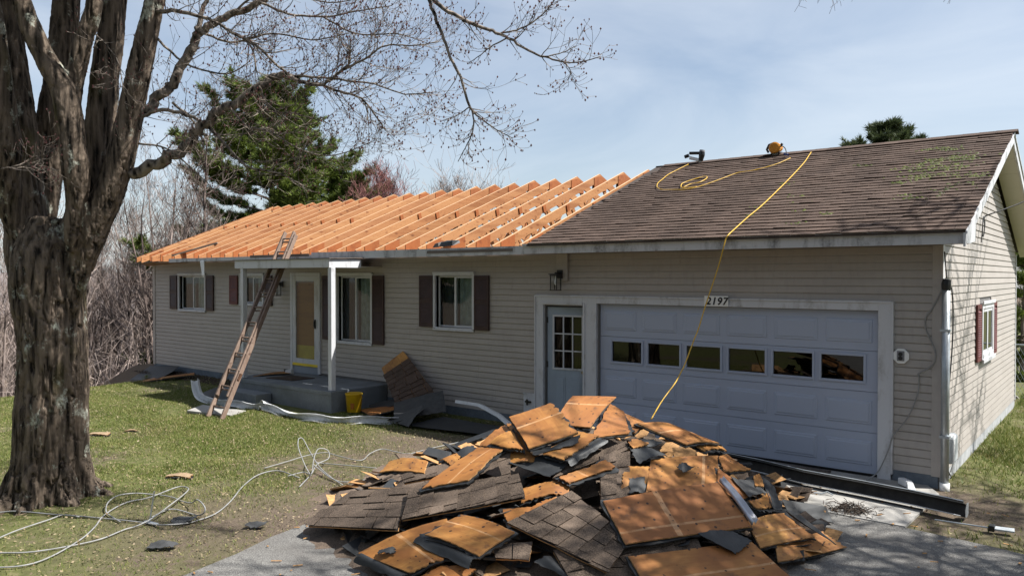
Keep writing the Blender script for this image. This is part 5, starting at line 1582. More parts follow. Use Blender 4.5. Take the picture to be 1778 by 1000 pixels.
def slab(Q, th, r, nu=8, nv=6, rag=0.0, bend=0.0, expand=0.0, off=0.0, wav=0.004, torn=None):
    """warped sheet with thickness; returns verts, top/bottom faces and edge faces, uv data"""
    Q = [Vector(q) for q in Q]
    n = ((Q[1] - Q[0]).cross(Q[3] - Q[0])).normalized()
    if n.z < 0: n = -n
    l0, l1 = (Q[1] - Q[0]).length, (Q[3] - Q[0]).length
    s0 = r.uniform(0, 50)
    us = np.linspace(-expand / max(l0, .1), 1 + expand / max(l0, .1), nu + 1)
    vs = np.linspace(-expand / max(l1, .1), 1 + expand / max(l1, .1), nv + 1)
    top, bot, uvn, uvm = [], [], [], []
    for j in range(nv + 1):
        for i in range(nu + 1):
            u, v = us[i], vs[j]
            if rag:
                if i in (0, nu): u += r.uniform(-rag, rag) / max(l0, .1)
                if j in (0, nv): v += r.uniform(-rag, rag) / max(l1, .1)
            if torn is not None:
                k_, am = torn
                if k_ == 0 and i == nu: u -= r.uniform(0, am) / max(l0, .1)
                if k_ == 1 and j == nv: v -= r.uniform(0, am) / max(l1, .1)
                if k_ == 2 and i == 0: u += r.uniform(0, am) / max(l0, .1)
            p = bil(Q, u, v)
            h = off + bend * (math.sin(math.pi * min(1, max(0, u))) - .5) + wav * math.sin(s0 + u * 5 + v * 3)
            top.append(p + n * h); bot.append(p + n * (h - th))
            uvn.append((u, v)); uvm.append((u * l0, v * l1))
    W = nu + 1
    N = len(top)
    Ft, Fe = [], []
    flip = ((Q[1] - Q[0]).cross(Q[3] - Q[0])).z < 0
    for j in range(nv):
        for i in range(nu):
            f = (j * W + i, j * W + i + 1, (j + 1) * W + i + 1, (j + 1) * W + i)
            g = tuple(N + k for k in f)[::-1]
            if flip: f, g = f[::-1], g[::-1]
            Ft += [f, g]
    ring = [i for i in range(W)] + [j * W + nu for j in range(1, nv + 1)] + [nv * W + i for i in range(nu - 1, -1, -1)] + [j * W for j in range(nv - 1, 0, -1)]
    for k in range(len(ring)):
        a, b = ring[k], ring[(k + 1) % len(ring)]
        f = (a, N + a, N + b, b)
        Fe.append(f[::-1] if flip else f)
    return top + bot, Ft, Fe, uvn + uvn, uvm + uvm, n, l0, l1

def slab_obj(name, data, mats, par=None):
    V, Ft, Fe, un, um = data[:5]
    c = sum(V, Vector()) / len(V) if par is None else Vector()
    me = bpy.data.meshes.new(name)
    me.from_pydata([tuple(v - c) for v in V], [], Ft + Fe)
    for m in mats: me.materials.append(m)
    if len(mats) > 1: me.polygons.foreach_set('material_index', [0] * len(Ft) + [1] * len(Fe))
    for nm, uv in (('uvn', un), ('uvm', um)):
        lay = me.uv_layers.new(name=nm)
        flat = []
        for l in me.loops: flat.extend(uv[l.vertex_index])
        lay.data.foreach_set('uv', flat)
    me.update()
    o = bpy.data.objects.new(name, me)
    o.location = c
    COL.objects.link(o)
    if par is not None: parent(o, par)
    return o

def swap_uv(Q):
    return [Q[0], Q[3], Q[2], Q[1]]

def make_ply(Q, label, stripe=(2, 2), r=rp_, group='torn-off roof sheets'):
    e0 = (Vector(Q[1]) - Vector(Q[0])).length; e1 = (Vector(Q[3]) - Vector(Q[0])).length
    if e1 > e0: Q = swap_uv(Q)
    small = min(e0, e1) < .3
    bd = r.uniform(-.02, .045)
    d = slab(Q, .013, r, rag=.003 if not small else .009, bend=bd, wav=.005, nu=18, nv=12, torn=(r.randint(0, 3), .05 if not small else .03))
    o = slab_obj('plywood_sheet', d, [M['ply'], M['ply_edge']])
    o.color = (stripe[0], stripe[1], 0, 1)
    tag(o, label, 'plywood', group)
    d2 = slab(Q, .014, r, nu=16, nv=12, rag=.016, expand=r.uniform(.0, .022), off=-.022, bend=bd, wav=.003)
    slab_obj('underlayment', d2, [M['tar']], o)
    # a few old shingles still nailed underneath stick out along one edge
    return o

def make_tar(Q, label, r=rp_, group='torn black roofing scraps', grey=False):
    d = slab(Q, .006, r, rag=.012, bend=r.uniform(-.02, .03), wav=.010, nu=12, nv=8)
    o = slab_obj('roofing_paper', d, [M['tar_grey'] if grey else M['tar']])
    return tag(o, label, 'roofing scrap', group)

def make_shingled(Q, label, r=rp_, along=0, expo=.125, tabw=.235, group='torn-off roof sheets', bare=0.0, mat='pile_shingle'):
    if along: Q = swap_uv(Q)
    d = slab(Q, .012, r, rag=.004, off=-.012, bend=0)
    o = slab_obj('shingled_panel', d, [M['ply'] if bare else M['tar'], M['ply_edge']])
    o.color = (2, 2, 0, 1)
    tag(o, label, 'roof panel', group)
    V = [Vector(q) for q in Q]
    n, l0, l1 = d[5], d[6], d[7]
    nc = max(1, int(round(l0 / expo)))
    for i in range(nc):
        if i / nc < bare: continue
        u0, u1 = i / nc, (i + 1) / nc
        v = -r.uniform(0, .6) * tabw / l1 - .01
        while v < 1.0:
            va, vb = max(v, -.02 + r.uniform(-.015, .01)), min(v + tabw / l1 - .011 / l1, 1.015 + r.uniform(-.01, .015))
            v += tabw / l1
            if vb - va < .02 : continue
            h0, h1 = r.uniform(.008, .014), r.uniform(.010, .022)
            def B(u, vv, h): return bil(V, u, vv) + n * h
            ub = u1 + .012 / l0 + r.uniform(-.004, .008) / l0
            P = [B(u0, va, -.003), B(ub, va, h1 - .006), B(ub, vb, h1 - .006), B(u0, vb, -.003),
                 B(u0, va, h0 - .004), B(ub, va, h1), B(ub, vb, h1 + r.uniform(-.003, .004)), B(u0, vb, h0 - .004)]
            MB().hexa(P).build('shingle', M[mat], o)
    return o

STRIPES = {'steep plywood sheet': (.42, 2), 'topmost plywood': (.38, 2), 'large flat plywood': (.42, .77), 'plywood sheet running': (2, .52), 'plywood sheet with a pale': (2, .62),
           'long reddish': (2, .55), 'big upright': (.78, 2), 'long thin': (2, .45), 'plywood sheet at the right': (2, .6), 'orange plywood sheet at the lower': (.45, 2), 'tapered': (.4, 2)}
core_pts = []
for kind, label, Q in PILE:
    Q = Q[:4]
    core_pts += Q
    if kind == 'P':
        st = (2, 2)
        for k_, v_ in STRIPES.items():
            if label.startswith(k_): st = v_
        make_ply(Q, label, st)
    elif kind == 'S':
        al = 1 if ('fanning' in label or 'sagging' in label or 'two tabs' in label) else 0
        make_shingled(Q, label, along=al)
    else:
        make_tar(Q, label, grey=('grey' in label))
# rubble of shingles and paper filling the heap
yw = math.radians(38.838)
Rr, Ff = Vector((math.cos(yw), math.sin(yw), 0)), Vector((-math.sin(yw), math.cos(yw), 0))
def mound(s, t):
    d = math.hypot((s - .65) / (3.15 if s < .65 else 2.9), (t - 8.75) / (3.0 if t < 8.75 else 2.3))
    return 1.22 * max(0, 1 - d ** 1.25)
mb = MB(); mbt = MB(); mbp = MB()
for i in range(1250):
    s, t = rp_.uniform(-2.2, 3.5), rp_.uniform(5.9, 11.0)
    h = mound(s, t) - (.12 if s < -1.0 else 0)
    if h < .12: continue
    zz = rp_.uniform(.2, .78) * h - .02
    c = Vector((1.799, -10.509, 0)) + Rr * s + Ff * t + Vector((0, 0, zz))
    nrm = (Vector((0, 0, 1)) + rvec(rp_) * .45).normalized()
    x = nrm.cross(rvec(rp_)).normalized(); y = nrm.cross(x)
    a, b = rp_.uniform(.08, .28), rp_.uniform(.05, .16)
    P = [c + x * (sx * a) + y * (sy * b) + nrm * (h_ * .004) + rvec(rp_) * .012 for h_ in (-1, 1) for sx, sy in ((-1, -1), (1, -1), (1, 1), (-1, 1))]
    rr0 = rp_.random()
    (mb if rr0 < .45 else mbp if rr0 < .70 else mbt).hexa(P)
tag(mb.build('shingle_rubble', M['pile_shingle']), 'loose broken shingles packed inside the debris heap', 'rubble', kind='stuff')
tag(mbp.build('plywood_rubble', M['ply_edge']), 'small broken plywood chips packed inside the debris heap', 'rubble', kind='stuff')
tag(mbt.build('paper_rubble', M['tar']), 'loose black roofing paper packed inside the debris heap', 'rubble', kind='stuff')
# dark heart of the heap so that gaps do not look through
V, F = [], []
ns_, nt_ = 40, 34
for i in range(ns_ + 1):
    for j in range(nt_ + 1):
        s, t = -2.6 + 6.3 * i / ns_, 5.6 + 5.6 * j / nt_
        h = mound(s, t)
        p = Vector((1.799, -10.509, 0)) + Rr * s + Ff * t
        V.append((p.x, p.y, max(-.03, h * .64 - .08 + rp_.uniform(-.035, .035) * (h > .05))))
for i in range(ns_):
    for j in range(nt_):
        a = i * (nt_ + 1) + j
        F.append((a, a + nt_ + 1, a + nt_ + 2, a + 1))
mb = MB(); mb.add(V, F)
tag(mb.build('debris_heap_core', M['pile_shingle']), 'compacted crumbs of shingle and paper under the torn roof sheets', 'rubble', kind='stuff')
# aluminium flashing on the nearest big sheet
P = [Vector(p) for p in FLASH]
mb = MB()
V = []
for k in range(7):
    t = k / 6
    p = P[0].lerp(P[1], t) + Vector((0, 0, .02 * math.sin(t * 3.1)))
    w = (P[2] - P[0]).normalized()
    for a, h in ((0, 0), (.018, .035), (.03, .012), (.05, .045), (.065, .02)):
        V.append(p + w * a * (1 + .4 * t) + Vector((0, 0, h)))
mb.add(V, [(k * 5 + j, (k + 1) * 5 + j, (k + 1) * 5 + j + 1, k * 5 + j + 1) for k in range(6) for j in range(4)])
tag(mb.build('flashing_strip', m_plain('bent_aluminium', (.45, .47, .52), .3, .2, 9, metal=.7), solid=.003, smooth=True), 'bent shiny metal flashing lying along the nearest big sheet', 'flashing')

# scraps at the house foot
def gpt(x, y, z=0): return (x, y, z + gz(x, y))
make_shingled([(-9.90, -.16, .74), (-9.38, -.06, 1.10), (-8.15, -.40, .40), (-8.75, -.75, .12)], 'shingled panel leaning against the house wall with a bare plywood corner', along=1, expo=.13, tabw=.24, bare=.14, group='roof debris at the house foot', mat='roof_shingle')
make_tar([(-8.9, -.75, .22), (-8.0, -.35, .48), (-7.55, -.75, .22), (-8.1, -1.45, .05)], 'crumpled dark shingle mat slumped below the leaning panel', group='roof debris at the house foot', grey=True)
make_tar([(-8.4, -1.35, .05), (-7.95, -.9, .30), (-7.75, -1.1, .28), (-7.7, -1.5, .04)], 'curled dark shingle end beside the lawn right of the leaning panel', group='roof debris at the house foot', grey=True)
make_tar([(-7.95, -1.45, .03), (-7.6, -.75, .09), (-6.35, -.6, .06), (-6.35, -1.2, .03)], 'flat dark shingle mat on the ground between the leaning panel and the pile', group='roof debris at the house foot')
make_ply([(-9.55, -1.0, .05), (-8.75, -.55, .20), (-8.55, -.7, .20), (-8.9, -1.3, .05)], 'thin plywood strip on the ground left of the leaning panel', group='roof debris at the house foot')
make_tar([(-9.6, -.75, .10), (-8.9, -.3, .30), (-8.6, -.5, .28), (-9.2, -1.0, .06)], 'dark roofing scrap between the bucket and the leaning panel', group='roof debris at the house foot')
make_tar([(-18.35, -1.25, -.12), (-19.5, -.15, .08), (-17.9, -.12, .17), (-17.0, -1.15, .03)], 'dark shingled sheet propped on the left corner of the house', group='roof debris at the left corner')
make_ply([(-17.6, -1.75, -.08), (-17.35, -1.95, -.08), (-16.5, -.5, .12), (-16.75, -.35, .14)], 'plywood board with a broken bright end by the left corner', group='roof debris at the left corner')
make_tar([(-18.4, -2.0, -.25), (-18.7, -1.3, -.2), (-17.6, -1.0, .02), (-17.1, -1.7, -.05)], 'lower dark sheet under the propped sheet by the left corner', group='roof debris at the left corner')
make_ply([(-18.1, -2.4, -.22), (-18.4, -2.0, -.2), (-17.6, -1.65, -.06), (-17.35, -2.05, -.06)], 'small brown board at the lawn edge farthest left', group='roof debris at the left corner')
make_tar([(-14.2, -1.7, -.02), (-13.9, -1.2, .14), (-13.0, -1.5, .12), (-13.3, -2.0, .0)], 'dark scrap wedged between the porch step and the bent gutter', group='roof debris at the left corner')
make_ply([(-13.1, -.9, .42), (-12.95, -1.1, .42), (-12.6, -.35, .455), (-12.8, -.25, .455)], 'splintered board lying on the porch behind the ladder', group='boards on the porch')
sc_r = random.Random(8)
for (x, y, lab) in ((-11.25, -5.0, 'brown and tan shingle bit lying alone in the middle of the lawn'), (-11.3, -4.45, 'thin sliver of wood beside the shingle bit on the lawn'),
                    (-5.85, -6.45, 'dark flat shingle piece on bare soil at the drive edge'), (-5.3, -6.95, 'small dark strip on soil nearest the bottom edge'),
                    (-7.55, -5.6, 'dark shingle crumb in the grass between the two wire tangles'), (-5.15, -6.05, 'dark torn triangle where the lawn meets the asphalt')):
    a = sc_r.uniform(.5, .9); l_, w_ = sc_r.uniform(.10, .17), sc_r.uniform(.04, .07)
    c_, s_ = math.cos(a), math.sin(a)
    zb = gz(x, y) + .03
    Q = [(x - c_ * l_ + s_ * w_, y - s_ * l_ - c_ * w_, zb), (x + c_ * l_ + s_ * w_, y + s_ * l_ - c_ * w_, zb), (x + c_ * l_ - s_ * w_, y + s_ * l_ + c_ * w_, zb + .02), (x - c_ * l_ - s_ * w_, y - s_ * l_ + c_ * w_, zb + .015)]
    if 'tan' in lab or 'wood' in lab: make_ply([tuple(q) for q in Q] if 'tan' in lab else [Q[0], Q[1], tuple(Vector(Q[1]).lerp(Vector(Q[2]), .25)), tuple(Vector(Q[0]).lerp(Vector(Q[3]), .25))], lab, group='stray scraps on the lawn').data.materials[0] = M['pale_scrap']
    else: make_tar(Q, lab, group='stray scraps on the lawn', grey=True)
for (x, y, lab) in ((-3.7, -6.75, 'black paper scrap on the asphalt at the bottom left'), (-2.55, -6.7, 'ragged black scrap on asphalt under the front shingled panel')):
    make_tar([(x - .16, y - .1, .02), (x + .18, y - .12, .03), (x + .2, y + .08, .05), (x - .12, y + .1, .02)], lab, group='stray scraps on the asphalt')
# loose tabs fanning out at the pile's left foot
for i, (x, y, a) in enumerate(((-4.95, -4.75, .3), (-4.75, -5.05, .5), (-4.55, -5.30, .2), (-4.35, -5.15, .7), (-4.15, -5.42, .35), (-4.62, -4.85, .1), (-5.15, -4.55, .4), (-3.95, -5.35, .6))):
    c_, s_ = math.cos(a), math.sin(a)
    h = .03 + .006 * i
    P = []
    for dz in (0, .006):
        for ux, uy in ((-.15, -.07), (.15, -.07), (.15, .07), (-.15, .07)):
            P.append((x + ux * c_ - uy * s_, y + ux * s_ + uy * c_, h + dz + (.02 if ux > 0 else 0)))
    tag(MB().hexa(P).build('loose_shingle', M['pile_shingle']), 'loose brown shingle tab lying at the left foot of the pile', 'shingle', 'loose tabs at the pile foot')
# splinters and crumbs on the drive
mb = MB()
for i in range(420):
    x, y = sc_r.uniform(-5, 2.4), sc_r.uniform(-8.5, -.8)
    if not pip(np.array([x]), np.array([y]), DRIVE)[0] and y < -1.9: continue
    a = sc_r.uniform(0, 6.28); l_ = sc_r.uniform(.008, .05); w_ = sc_r.uniform(.003, .010)
    c_, s_ = math.cos(a), math.sin(a)
    mb.hexa([(x + ux * l_ * c_ - uy * w_ * s_, y + ux * l_ * s_ + uy * w_ * c_, .016 + dz) for dz in (0, .006) for ux, uy in ((-1, -1), (1, -1), (1, 1), (-1, 1))])
tag(mb.build('splinters', M['ply_edge']), 'wood splinters and crumbs scattered on the drive', 'splinters', kind='stuff')
mb = MB()
for i in range(260):
    p = Vector((-.55 + sc_r.gauss(0, .11), -1.72 + sc_r.gauss(0, .09), .02 + abs(sc_r.gauss(0, .028))))
    d = rvec(sc_r); d.z *= .4
    mb.tube([p, p + d * .05, p + d * .09 + rvec(sc_r) * .02], [.004, .004, .002], 3, cap=False)
tag(mb.build('leaf_clump', M['soil']), 'small dark clump of twigs and leaves on the drive before the gutter', 'debris', kind='stuff')

# ------------------------------------------------------------------ ladder
lad = empty('ladder', (-11.2, -2.99, 0), 'long weathered wooden extension ladder leaning on the eave over the porch', 'ladder')
def lp_(t, side, off=0.0):
    a = Vector((-11.46, -2.99, -.03)) if side == 0 else Vector((-10.99, -2.99, -.03))
    b = Vector((-12.60, -.52, 3.50)) if side == 0 else Vector((-12.17, -.52, 3.50))
    n = Vector((0, -.82, .57))
    return a.lerp(b, t) + n * off
for side in (0, 1):
    MB().bar(lp_(0, side), lp_(.985, side), .045, .085, (0, -.8, .57)).build('rail', M['old_wood'], lad, bevel=.006)
    dx = Vector((.052 if side == 0 else -.052, 0, 0))
    MB().bar(lp_(.10, side, .03) + dx, lp_(1.0, side, .03) + dx, .042, .075, (0, -.8, .57)).build('fly_rail', M['old_wood'], lad, bevel=.006)
for i in range(12):
    t = .055 + i * .081
    a, b = lp_(t, 0, -.01), lp_(t, 1, -.01)
    MB().tube([a, b], .017, 8).build('rung', M['old_wood'], lad, smooth=True)
    if i > 0:
        MB().tube([lp_(t + .012, 0, .035), lp_(t + .012, 1, .035)], .016, 8).build('rung', M['old_wood'], lad, smooth=True)
for side in (0, 1):
    MB().bar(lp_(.20, side, .015) + Vector((-.05, 0, 0)), lp_(.20, side, .015) + Vector((.06, 0, 0)), .04, .13, (0, .57, .82)).build('bracket', m_plain('rusty_iron', (.12, .06, .035), .7, .4, 20, metal=.3), lad)
# ------------------------------------------------------------------ gutters
def sweep(path, prof, twist=None, up=(0, 0, 1)):
    pts = [Vector(p) for p in path]
    V, F = [], []
    k = len(prof)
    for i, p in enumerate(pts):
        d = (pts[min(i + 1, len(pts) - 1)] - pts[max(i - 1, 0)]).normalized()
        x = d.cross(Vector(up)).normalized(); u = x.cross(d)
        tw_ = twist[i] if twist else 0
        c_, s_ = math.cos(tw_), math.sin(tw_)
        for a, b in prof:
            V.append(p + x * (a * c_ - b * s_) + u * (a * s_ + b * c_))
    for i in range(len(pts) - 1):
        for j in range(k - 1):
            F.append((i * k + j, (i + 1) * k + j, (i + 1) * k + j + 1, i * k + j + 1))
    return MB().add(V, F)
KPROF = [(-.065, .105), (-.060, .11), (-.060, .0), (.035, .0), (.055, .045), (.058, .075), (.075, .095), (.078, .115), (.062, .118)]
gp = [(-13.62, -2.02, .36), (-13.52, -2.04, .20), (-13.38, -2.06, .08), (-13.15, -2.09, .03), (-12.6, -2.12, .02), (-12.0, -2.12, .03), (-11.5, -2.05, .03), (-11.2, -2.0, .05), (-11.12, -1.99, .11), (-11.02, -1.99, .08), (-10.6, -2.04, .03), (-10.1, -2.09, .02), (-9.6, -2.06, .02), (-9.2, -1.95, .03), (-8.85, -1.74, .02), (-8.5, -1.47, .02), (-8.15, -1.10, .03)]
S_ = [tuple(p[:3]) for p in catmull([(*p, 0) for p in gp], 3)]
g_o = sweep(S_, KPROF, [(-1.25 + .25 * math.sin(i * .9)) if i > 10 else -.6 - .06 * i for i in range(len(S_))]).build('fallen_gutter', M['alu'], solid=.003)
tag(g_o, 'long buckled white gutter lying on the lawn before the porch', 'gutter')
mb = sweep([(-7.6, -.42, .30), (-7.1, -.36, .28), (-6.6, -.42, .16), (-6.2, -.62, .08)], [(-.05, .0), (-.03, .05), (.03, .06), (.05, .01)])
tag(mb.build('downspout_length', M['alu'], solid=.004), 'bent white downspout against the wall behind the dark shingle mat', 'downspout')
DP = [(-.075, .12), (-.072, .0), (.045, .0), (.062, .05), (.066, .09), (.08, .115)]
path = [(.46, -1.20, .02), (0, -1.09, .02), (-.6, -1.0, .02), (-1.28, -.93, .02), (-1.9, -.74, .02), (-2.6, -.62, .02), (-3.1, -.55, .02)]
do = empty('driveway_gutter', (-1.3, -.95, 0), 'long grimy gutter lying on its side on the apron before the garage door', 'gutter')
path = [(a, b, c + .075) for a, b, c in path]
so_ = sweep(path, DP, [1.25] * 7).build('trough', [M['gutter_dark']], do, solid=.004)
sweep(path, [(.062, .088), (.082, .116), (.09, .110), (.07, .084)], [1.25] * 7).build('front_lip', M['galv'], do, solid=.003)
sweep(path, [(-.078, .122), (-.072, .128), (-.068, .118)], [1.25] * 7).build('back_edge', M['alu'], do, solid=.003)
MB().add([(.462 + .004 * i, -1.20 + a, .02 + b) for i in (0, 1) for a, b in ((.02, .0), (.11, .02), (.10, .14), (.0, .15), (-.10, .10), (-.08, .02))], [(0, 1, 2, 3, 4, 5), (6, 7, 8, 9, 10, 11)]).build('end_cap', M['galv'], do)
for xx_ in (-1.62, -2.35): MB().bar((xx_, -.88 - (xx_ + 1.6) * -.2, .03), (xx_ + .04, -.70 - (xx_ + 1.6) * -.2, .16), .012, .012).build('hanger', M['galv'], do)
tag(MB().add([], []).hexa([(-.30, -.30, .015), (-.22, -.33, .015), (-.13, -.62, .015), (-.22, -.62, .015), (-.30, -.30, .10), (-.22, -.33, .10), (-.13, -.62, .085), (-.22, -.62, .085)]).hexa([(-.42, -.20, .02), (-.30, -.33, .02), (-.24, -.27, .02), (-.36, -.14, .02), (-.42, -.20, .10), (-.30, -.33, .10), (-.24, -.27, .10), (-.36, -.14, .10)]).build('downspout_elbow', M['alu'], bevel=.012), 'short white downspout elbow on the apron near the garage corner', 'downspout')
# strip lying along the garage sill and pole on the apron
tag(MB().hexa([(-3.2, -.36, .02), (-1.25, -.25, .02), (-1.22, -.15, .02), (-3.2, -.22, .02), (-3.2, -.36, .035), (-1.25, -.25, .06), (-1.22, -.15, .05), (-3.2, -.22, .035)]).build('sill_board', M['grey_board']), 'dark weathered board lying along the foot of the garage door', 'board')
tag(MB().tube([(-2.2, -1.28, .03), (-1.5, -1.36, .025), (-1.0, -1.27, .03), (-.95, -1.22, .05), (-.88, -1.24, .03)], .010, 6).build('thin_rod', M['galv']), 'thin pale rod with a hooked end on the asphalt before the long gutter', 'rod')
tl = empty('hand_tool', (.6, -1.5, 0), 'metal rod tool with a small plate head lying on bare ground far right', 'tool')
MB().tube([(.22, -1.52, gz(.22, -1.52) + .03), (.72, -1.50, gz(.72, -1.5) + .04)], .008, 8).build('shaft', M['galv'], tl)
MB().hexa([(.74, -1.53, .03), (.92, -1.50, .03), (.91, -1.42, .04), (.73, -1.46, .04), (.74, -1.53, .045), (.92, -1.50, .045), (.91, -1.42, .055), (.73, -1.46, .055)]).build('head_plate', M['meter'], tl)
MB().box(.70, .755, -1.55, -1.46, .015, .075).build('clamp', M['black_metal'], tl, bevel=.008)

# ------------------------------------------------------------------ bucket, doormat, block, pavers
bk = empty('bucket', (-9.72, -1.05, 0), 'yellow plastic bucket standing beside the right end of the porch', 'bucket')
bx, by = -9.60, -1.10
MB().lathe([(.0, .012), (.125, .012), (.13, .02), (.158, .34), (.166, .345), (.166, .36), (.156, .365), (.150, .34), (.122, .03), (.0, .028)], (bx, by, gz(bx, by)), 28).build('body', M['bucket'], bk, smooth=True)
mbk = MB()
for i in range(6):
    a0, a1 = -1.15 + i * .08, -1.15 + (i + 1) * .08
    ra, rb = .1415, .151
    mbk.add([(bx + math.cos(a0) * ra, by + math.sin(a0) * ra, .09), (bx + math.cos(a1) * ra, by + math.sin(a1) * ra, .09), (bx + math.cos(a1) * rb, by + math.sin(a1) * rb, .20), (bx + math.cos(a0) * rb, by + math.sin(a0) * rb, .20)], [(0, 1, 2, 3)])
mbk.build('printed_patch', M['bucket_mark'], bk)
MB().tube([(bx + .165 * math.cos(a), by + .165 * math.sin(a), .345 - .12 * math.sin(a - .4)) for a in np.linspace(.4, .4 + math.pi, 14)], .004, 6).build('handle', M['galv'], bk)
tag(MB().hexa([(-12.55, -1.05, .403), (-11.75, -.98, .403), (-11.70, -.42, .403), (-12.5, -.46, .403), (-12.55, -1.05, .415), (-11.75, -.98, .415), (-11.70, -.42, .415), (-12.5, -.46, .415)]).build('doormat', M['mat'], bevel=.004), 'dark brown doormat on the porch before the storm door', 'doormat')
tag(MB().hexa([(-12.78, -.42, .405), (-12.62, -.36, .405), (-12.64, -.28, .405), (-12.80, -.34, .405), (-12.76, -.42, .50), (-12.62, -.36, .53), (-12.64, -.28, .53), (-12.78, -.34, .50)]).build('white_block', M['alu'], bevel=.008), 'small white metal offcut on the porch against the wall', 'offcut')
tag(MB().hexa([(-12.2, -3.0, -.03), (-11.1, -2.75, -.03), (-11.3, -2.3, -.03), (-12.6, -2.45, -.03), (-12.2, -3.0, .018), (-11.1, -2.75, .018), (-11.3, -2.3, .018), (-12.6, -2.45, .018)]).build('paving_slab', M['concrete'], bevel=.008), 'pale stepping slab in the grass under the ladder foot', 'paving slab')
# gravel strip under the eaves
mb = MB()
for i in range(1500):
    x, y = sc_r.uniform(-19.3, -13.4), sc_r.uniform(-.75, -.05)
    s_ = sc_r.uniform(.012, .03)
    mb.add([(x + s_, y, .0), (x, y + s_, .0), (x - s_, y, .0), (x, y - s_, .0), (x, y, s_ * 1.1)], [(0, 1, 4), (1, 2, 4), (2, 3, 4), (3, 0, 4)])
tag(mb.build('eave_gravel', M['soil']), 'dark gravel strip along the foundation left of the porch', 'gravel', kind='stuff')

# ------------------------------------------------------------------ wires
def cable(paths, name, rad, mat, label, cat, parts=None):
    root = empty(name, tuple(paths[0][0]), label, cat)
    for p in paths:
        S_ = catmull([(*q, 0) for q in p], 6)
        MB().tube([(q[0], q[1], max(q[2], gz(q[0], q[1]) + rad) if q[2] < .5 else q[2]) for q in S_], rad, 7).build('strand', mat, root, smooth=True)
    return root
cable(WIRES_A, 'wire_tangle', .0075, M['cable'], 'loose coil of pale grey cable at the foot of the big maple', 'cable')
wt = cable(WIRES_B, 'wire_tangle', .007, M['cable'], 'springy tangle of pale cable standing up on the lawn left of the pile', 'cable')
st = empty('stake', (-6.2, -6.5, 0), 'thin grey metal stake standing in the cable coil by the maple', 'stake')
MB().bar((-6.13, -6.67, .0), (-6.10, -6.63, .33), .014, .014).build('rod', M['galv'], st)
MB().bar((-6.16, -6.70, .02), (-5.98, -6.66, .015), .04, .02).build('foot', M['galv'], st)

def hose(pts, name, rad, mat, label):
    S_ = catmull([(*q, 0) for q in pts], 6)
    return tag(MB().tube([tuple(q[:3]) for q in S_], rad, 7).build(name, mat, smooth=True), label, 'hose')
hose(HOSE_A, 'air_hose', .0085, M['hose'], 'yellow hose running from the ridge down over the eave to the pile')
hose(HOSE_B, 'air_hose', .007, M['hose'], 'yellow hose looping across the upper left of the shingled roof between the two tools')
hose(HOSE_C, 'hose_loop', .008, M['hose'], 'short doubled loop of yellow hose on the shingles below the black tool')

# ------------------------------------------------------------------ tools on the ridge
t1 = empty('nail_gun', (-4.95, 3.72, 4.84), 'black pneumatic nail gun resting on the ridge at the left end of the shingles', 'nail gun')
def tb(name, mat, fn, par, bevel=.008):
    m_ = MB(); fn(m_); return m_.build(name, mat, par, bevel=bevel)
X0, Z0 = -4.95, 4.865
tb('body', M['black_metal'], lambda m: m.tube([(X0 + .07, 3.72, Z0 + .02), (X0 + .09, 3.72, Z0 + .12), (X0 + .095, 3.72, Z0 + .17)], [.035, .05, .045], 12), t1, 0)
tb('cap', M['grey_plastic'], lambda m: m.tube([(X0 + .095, 3.72, Z0 + .17), (X0 + .10, 3.72, Z0 + .20)], [.048, .042], 12), t1, 0)
tb('grip', M['black_metal'], lambda m: m.bar((X0 + .08, 3.72, Z0 + .15), (X0 - .12, 3.70, Z0 + .165), .05, .045), t1)
tb('magazine', M['alu'], lambda m: m.bar((X0 + .07, 3.72, Z0 + .03), (X0 - .12, 3.70, Z0 + .09), .03, .055), t1)
tb('nose', M['galv'], lambda m: m.box(X0 + .05, X0 + .09, 3.70, 3.74, Z0 - .03, Z0 + .03), t1, .003)
tb('end_plug', M['black_metal'], lambda m: m.tube([(X0 - .13, 3.70, Z0 + .13), (X0 - .20, 3.69, Z0 + .11)], .03, 10), t1, 0)
t2 = empty('circular_saw', (-3.38, 3.70, 4.84), 'orange and black circular saw resting on the ridge beside the yellow hose', 'saw')
X0, Z0 = -3.40, 4.86
tb('shoe', M['black_metal'], lambda m: m.hexa([(X0 - .18, 3.62, Z0 - .03), (X0 + .14, 3.62, Z0 + .0), (X0 + .14, 3.76, Z0 + .02), (X0 - .18, 3.76, Z0 - .01), (X0 - .18, 3.62, Z0 - .022), (X0 + .14, 3.62, Z0 + .008), (X0 + .14, 3.76, Z0 + .028), (X0 - .18, 3.76, Z0 - .002)]), t2, 0)
tb('guard', M['orange_tool'], lambda m: m.tube([(X0 + .03, 3.625, Z0 + .10), (X0 + .03, 3.64, Z0 + .10), (X0 + .03, 3.72, Z0 + .10)], [.085, .108, .105], 18), t2, 0)
tb('motor', M['orange_tool'], lambda m: m.tube([(X0 + .04, 3.72, Z0 + .10), (X0 + .06, 3.82, Z0 + .11), (X0 + .07, 3.86, Z0 + .11)], [.075, .07, .05], 14), t2, 0)
tb('grip', M['black_metal'], lambda m: m.tube([(X0 - .02, 3.70, Z0 + .19), (X0 - .09, 3.70, Z0 + .17), (X0 - .13, 3.70, Z0 + .09), (X0 - .10, 3.70, Z0 + .03)], [.022, .024, .024, .02], 8), t2, 0)
tb('front_knob', M['black_metal'], lambda m: m.tube([(X0 + .12, 3.70, Z0 + .13), (X0 + .16, 3.70, Z0 + .17)], [.018, .026], 8), t2, 0)
tb('blade', M['galv'], lambda m: m.tube([(X0 + .03, 3.672, Z0 + .055), (X0 + .03, 3.676, Z0 + .055)], .092, 24), t2, 0)
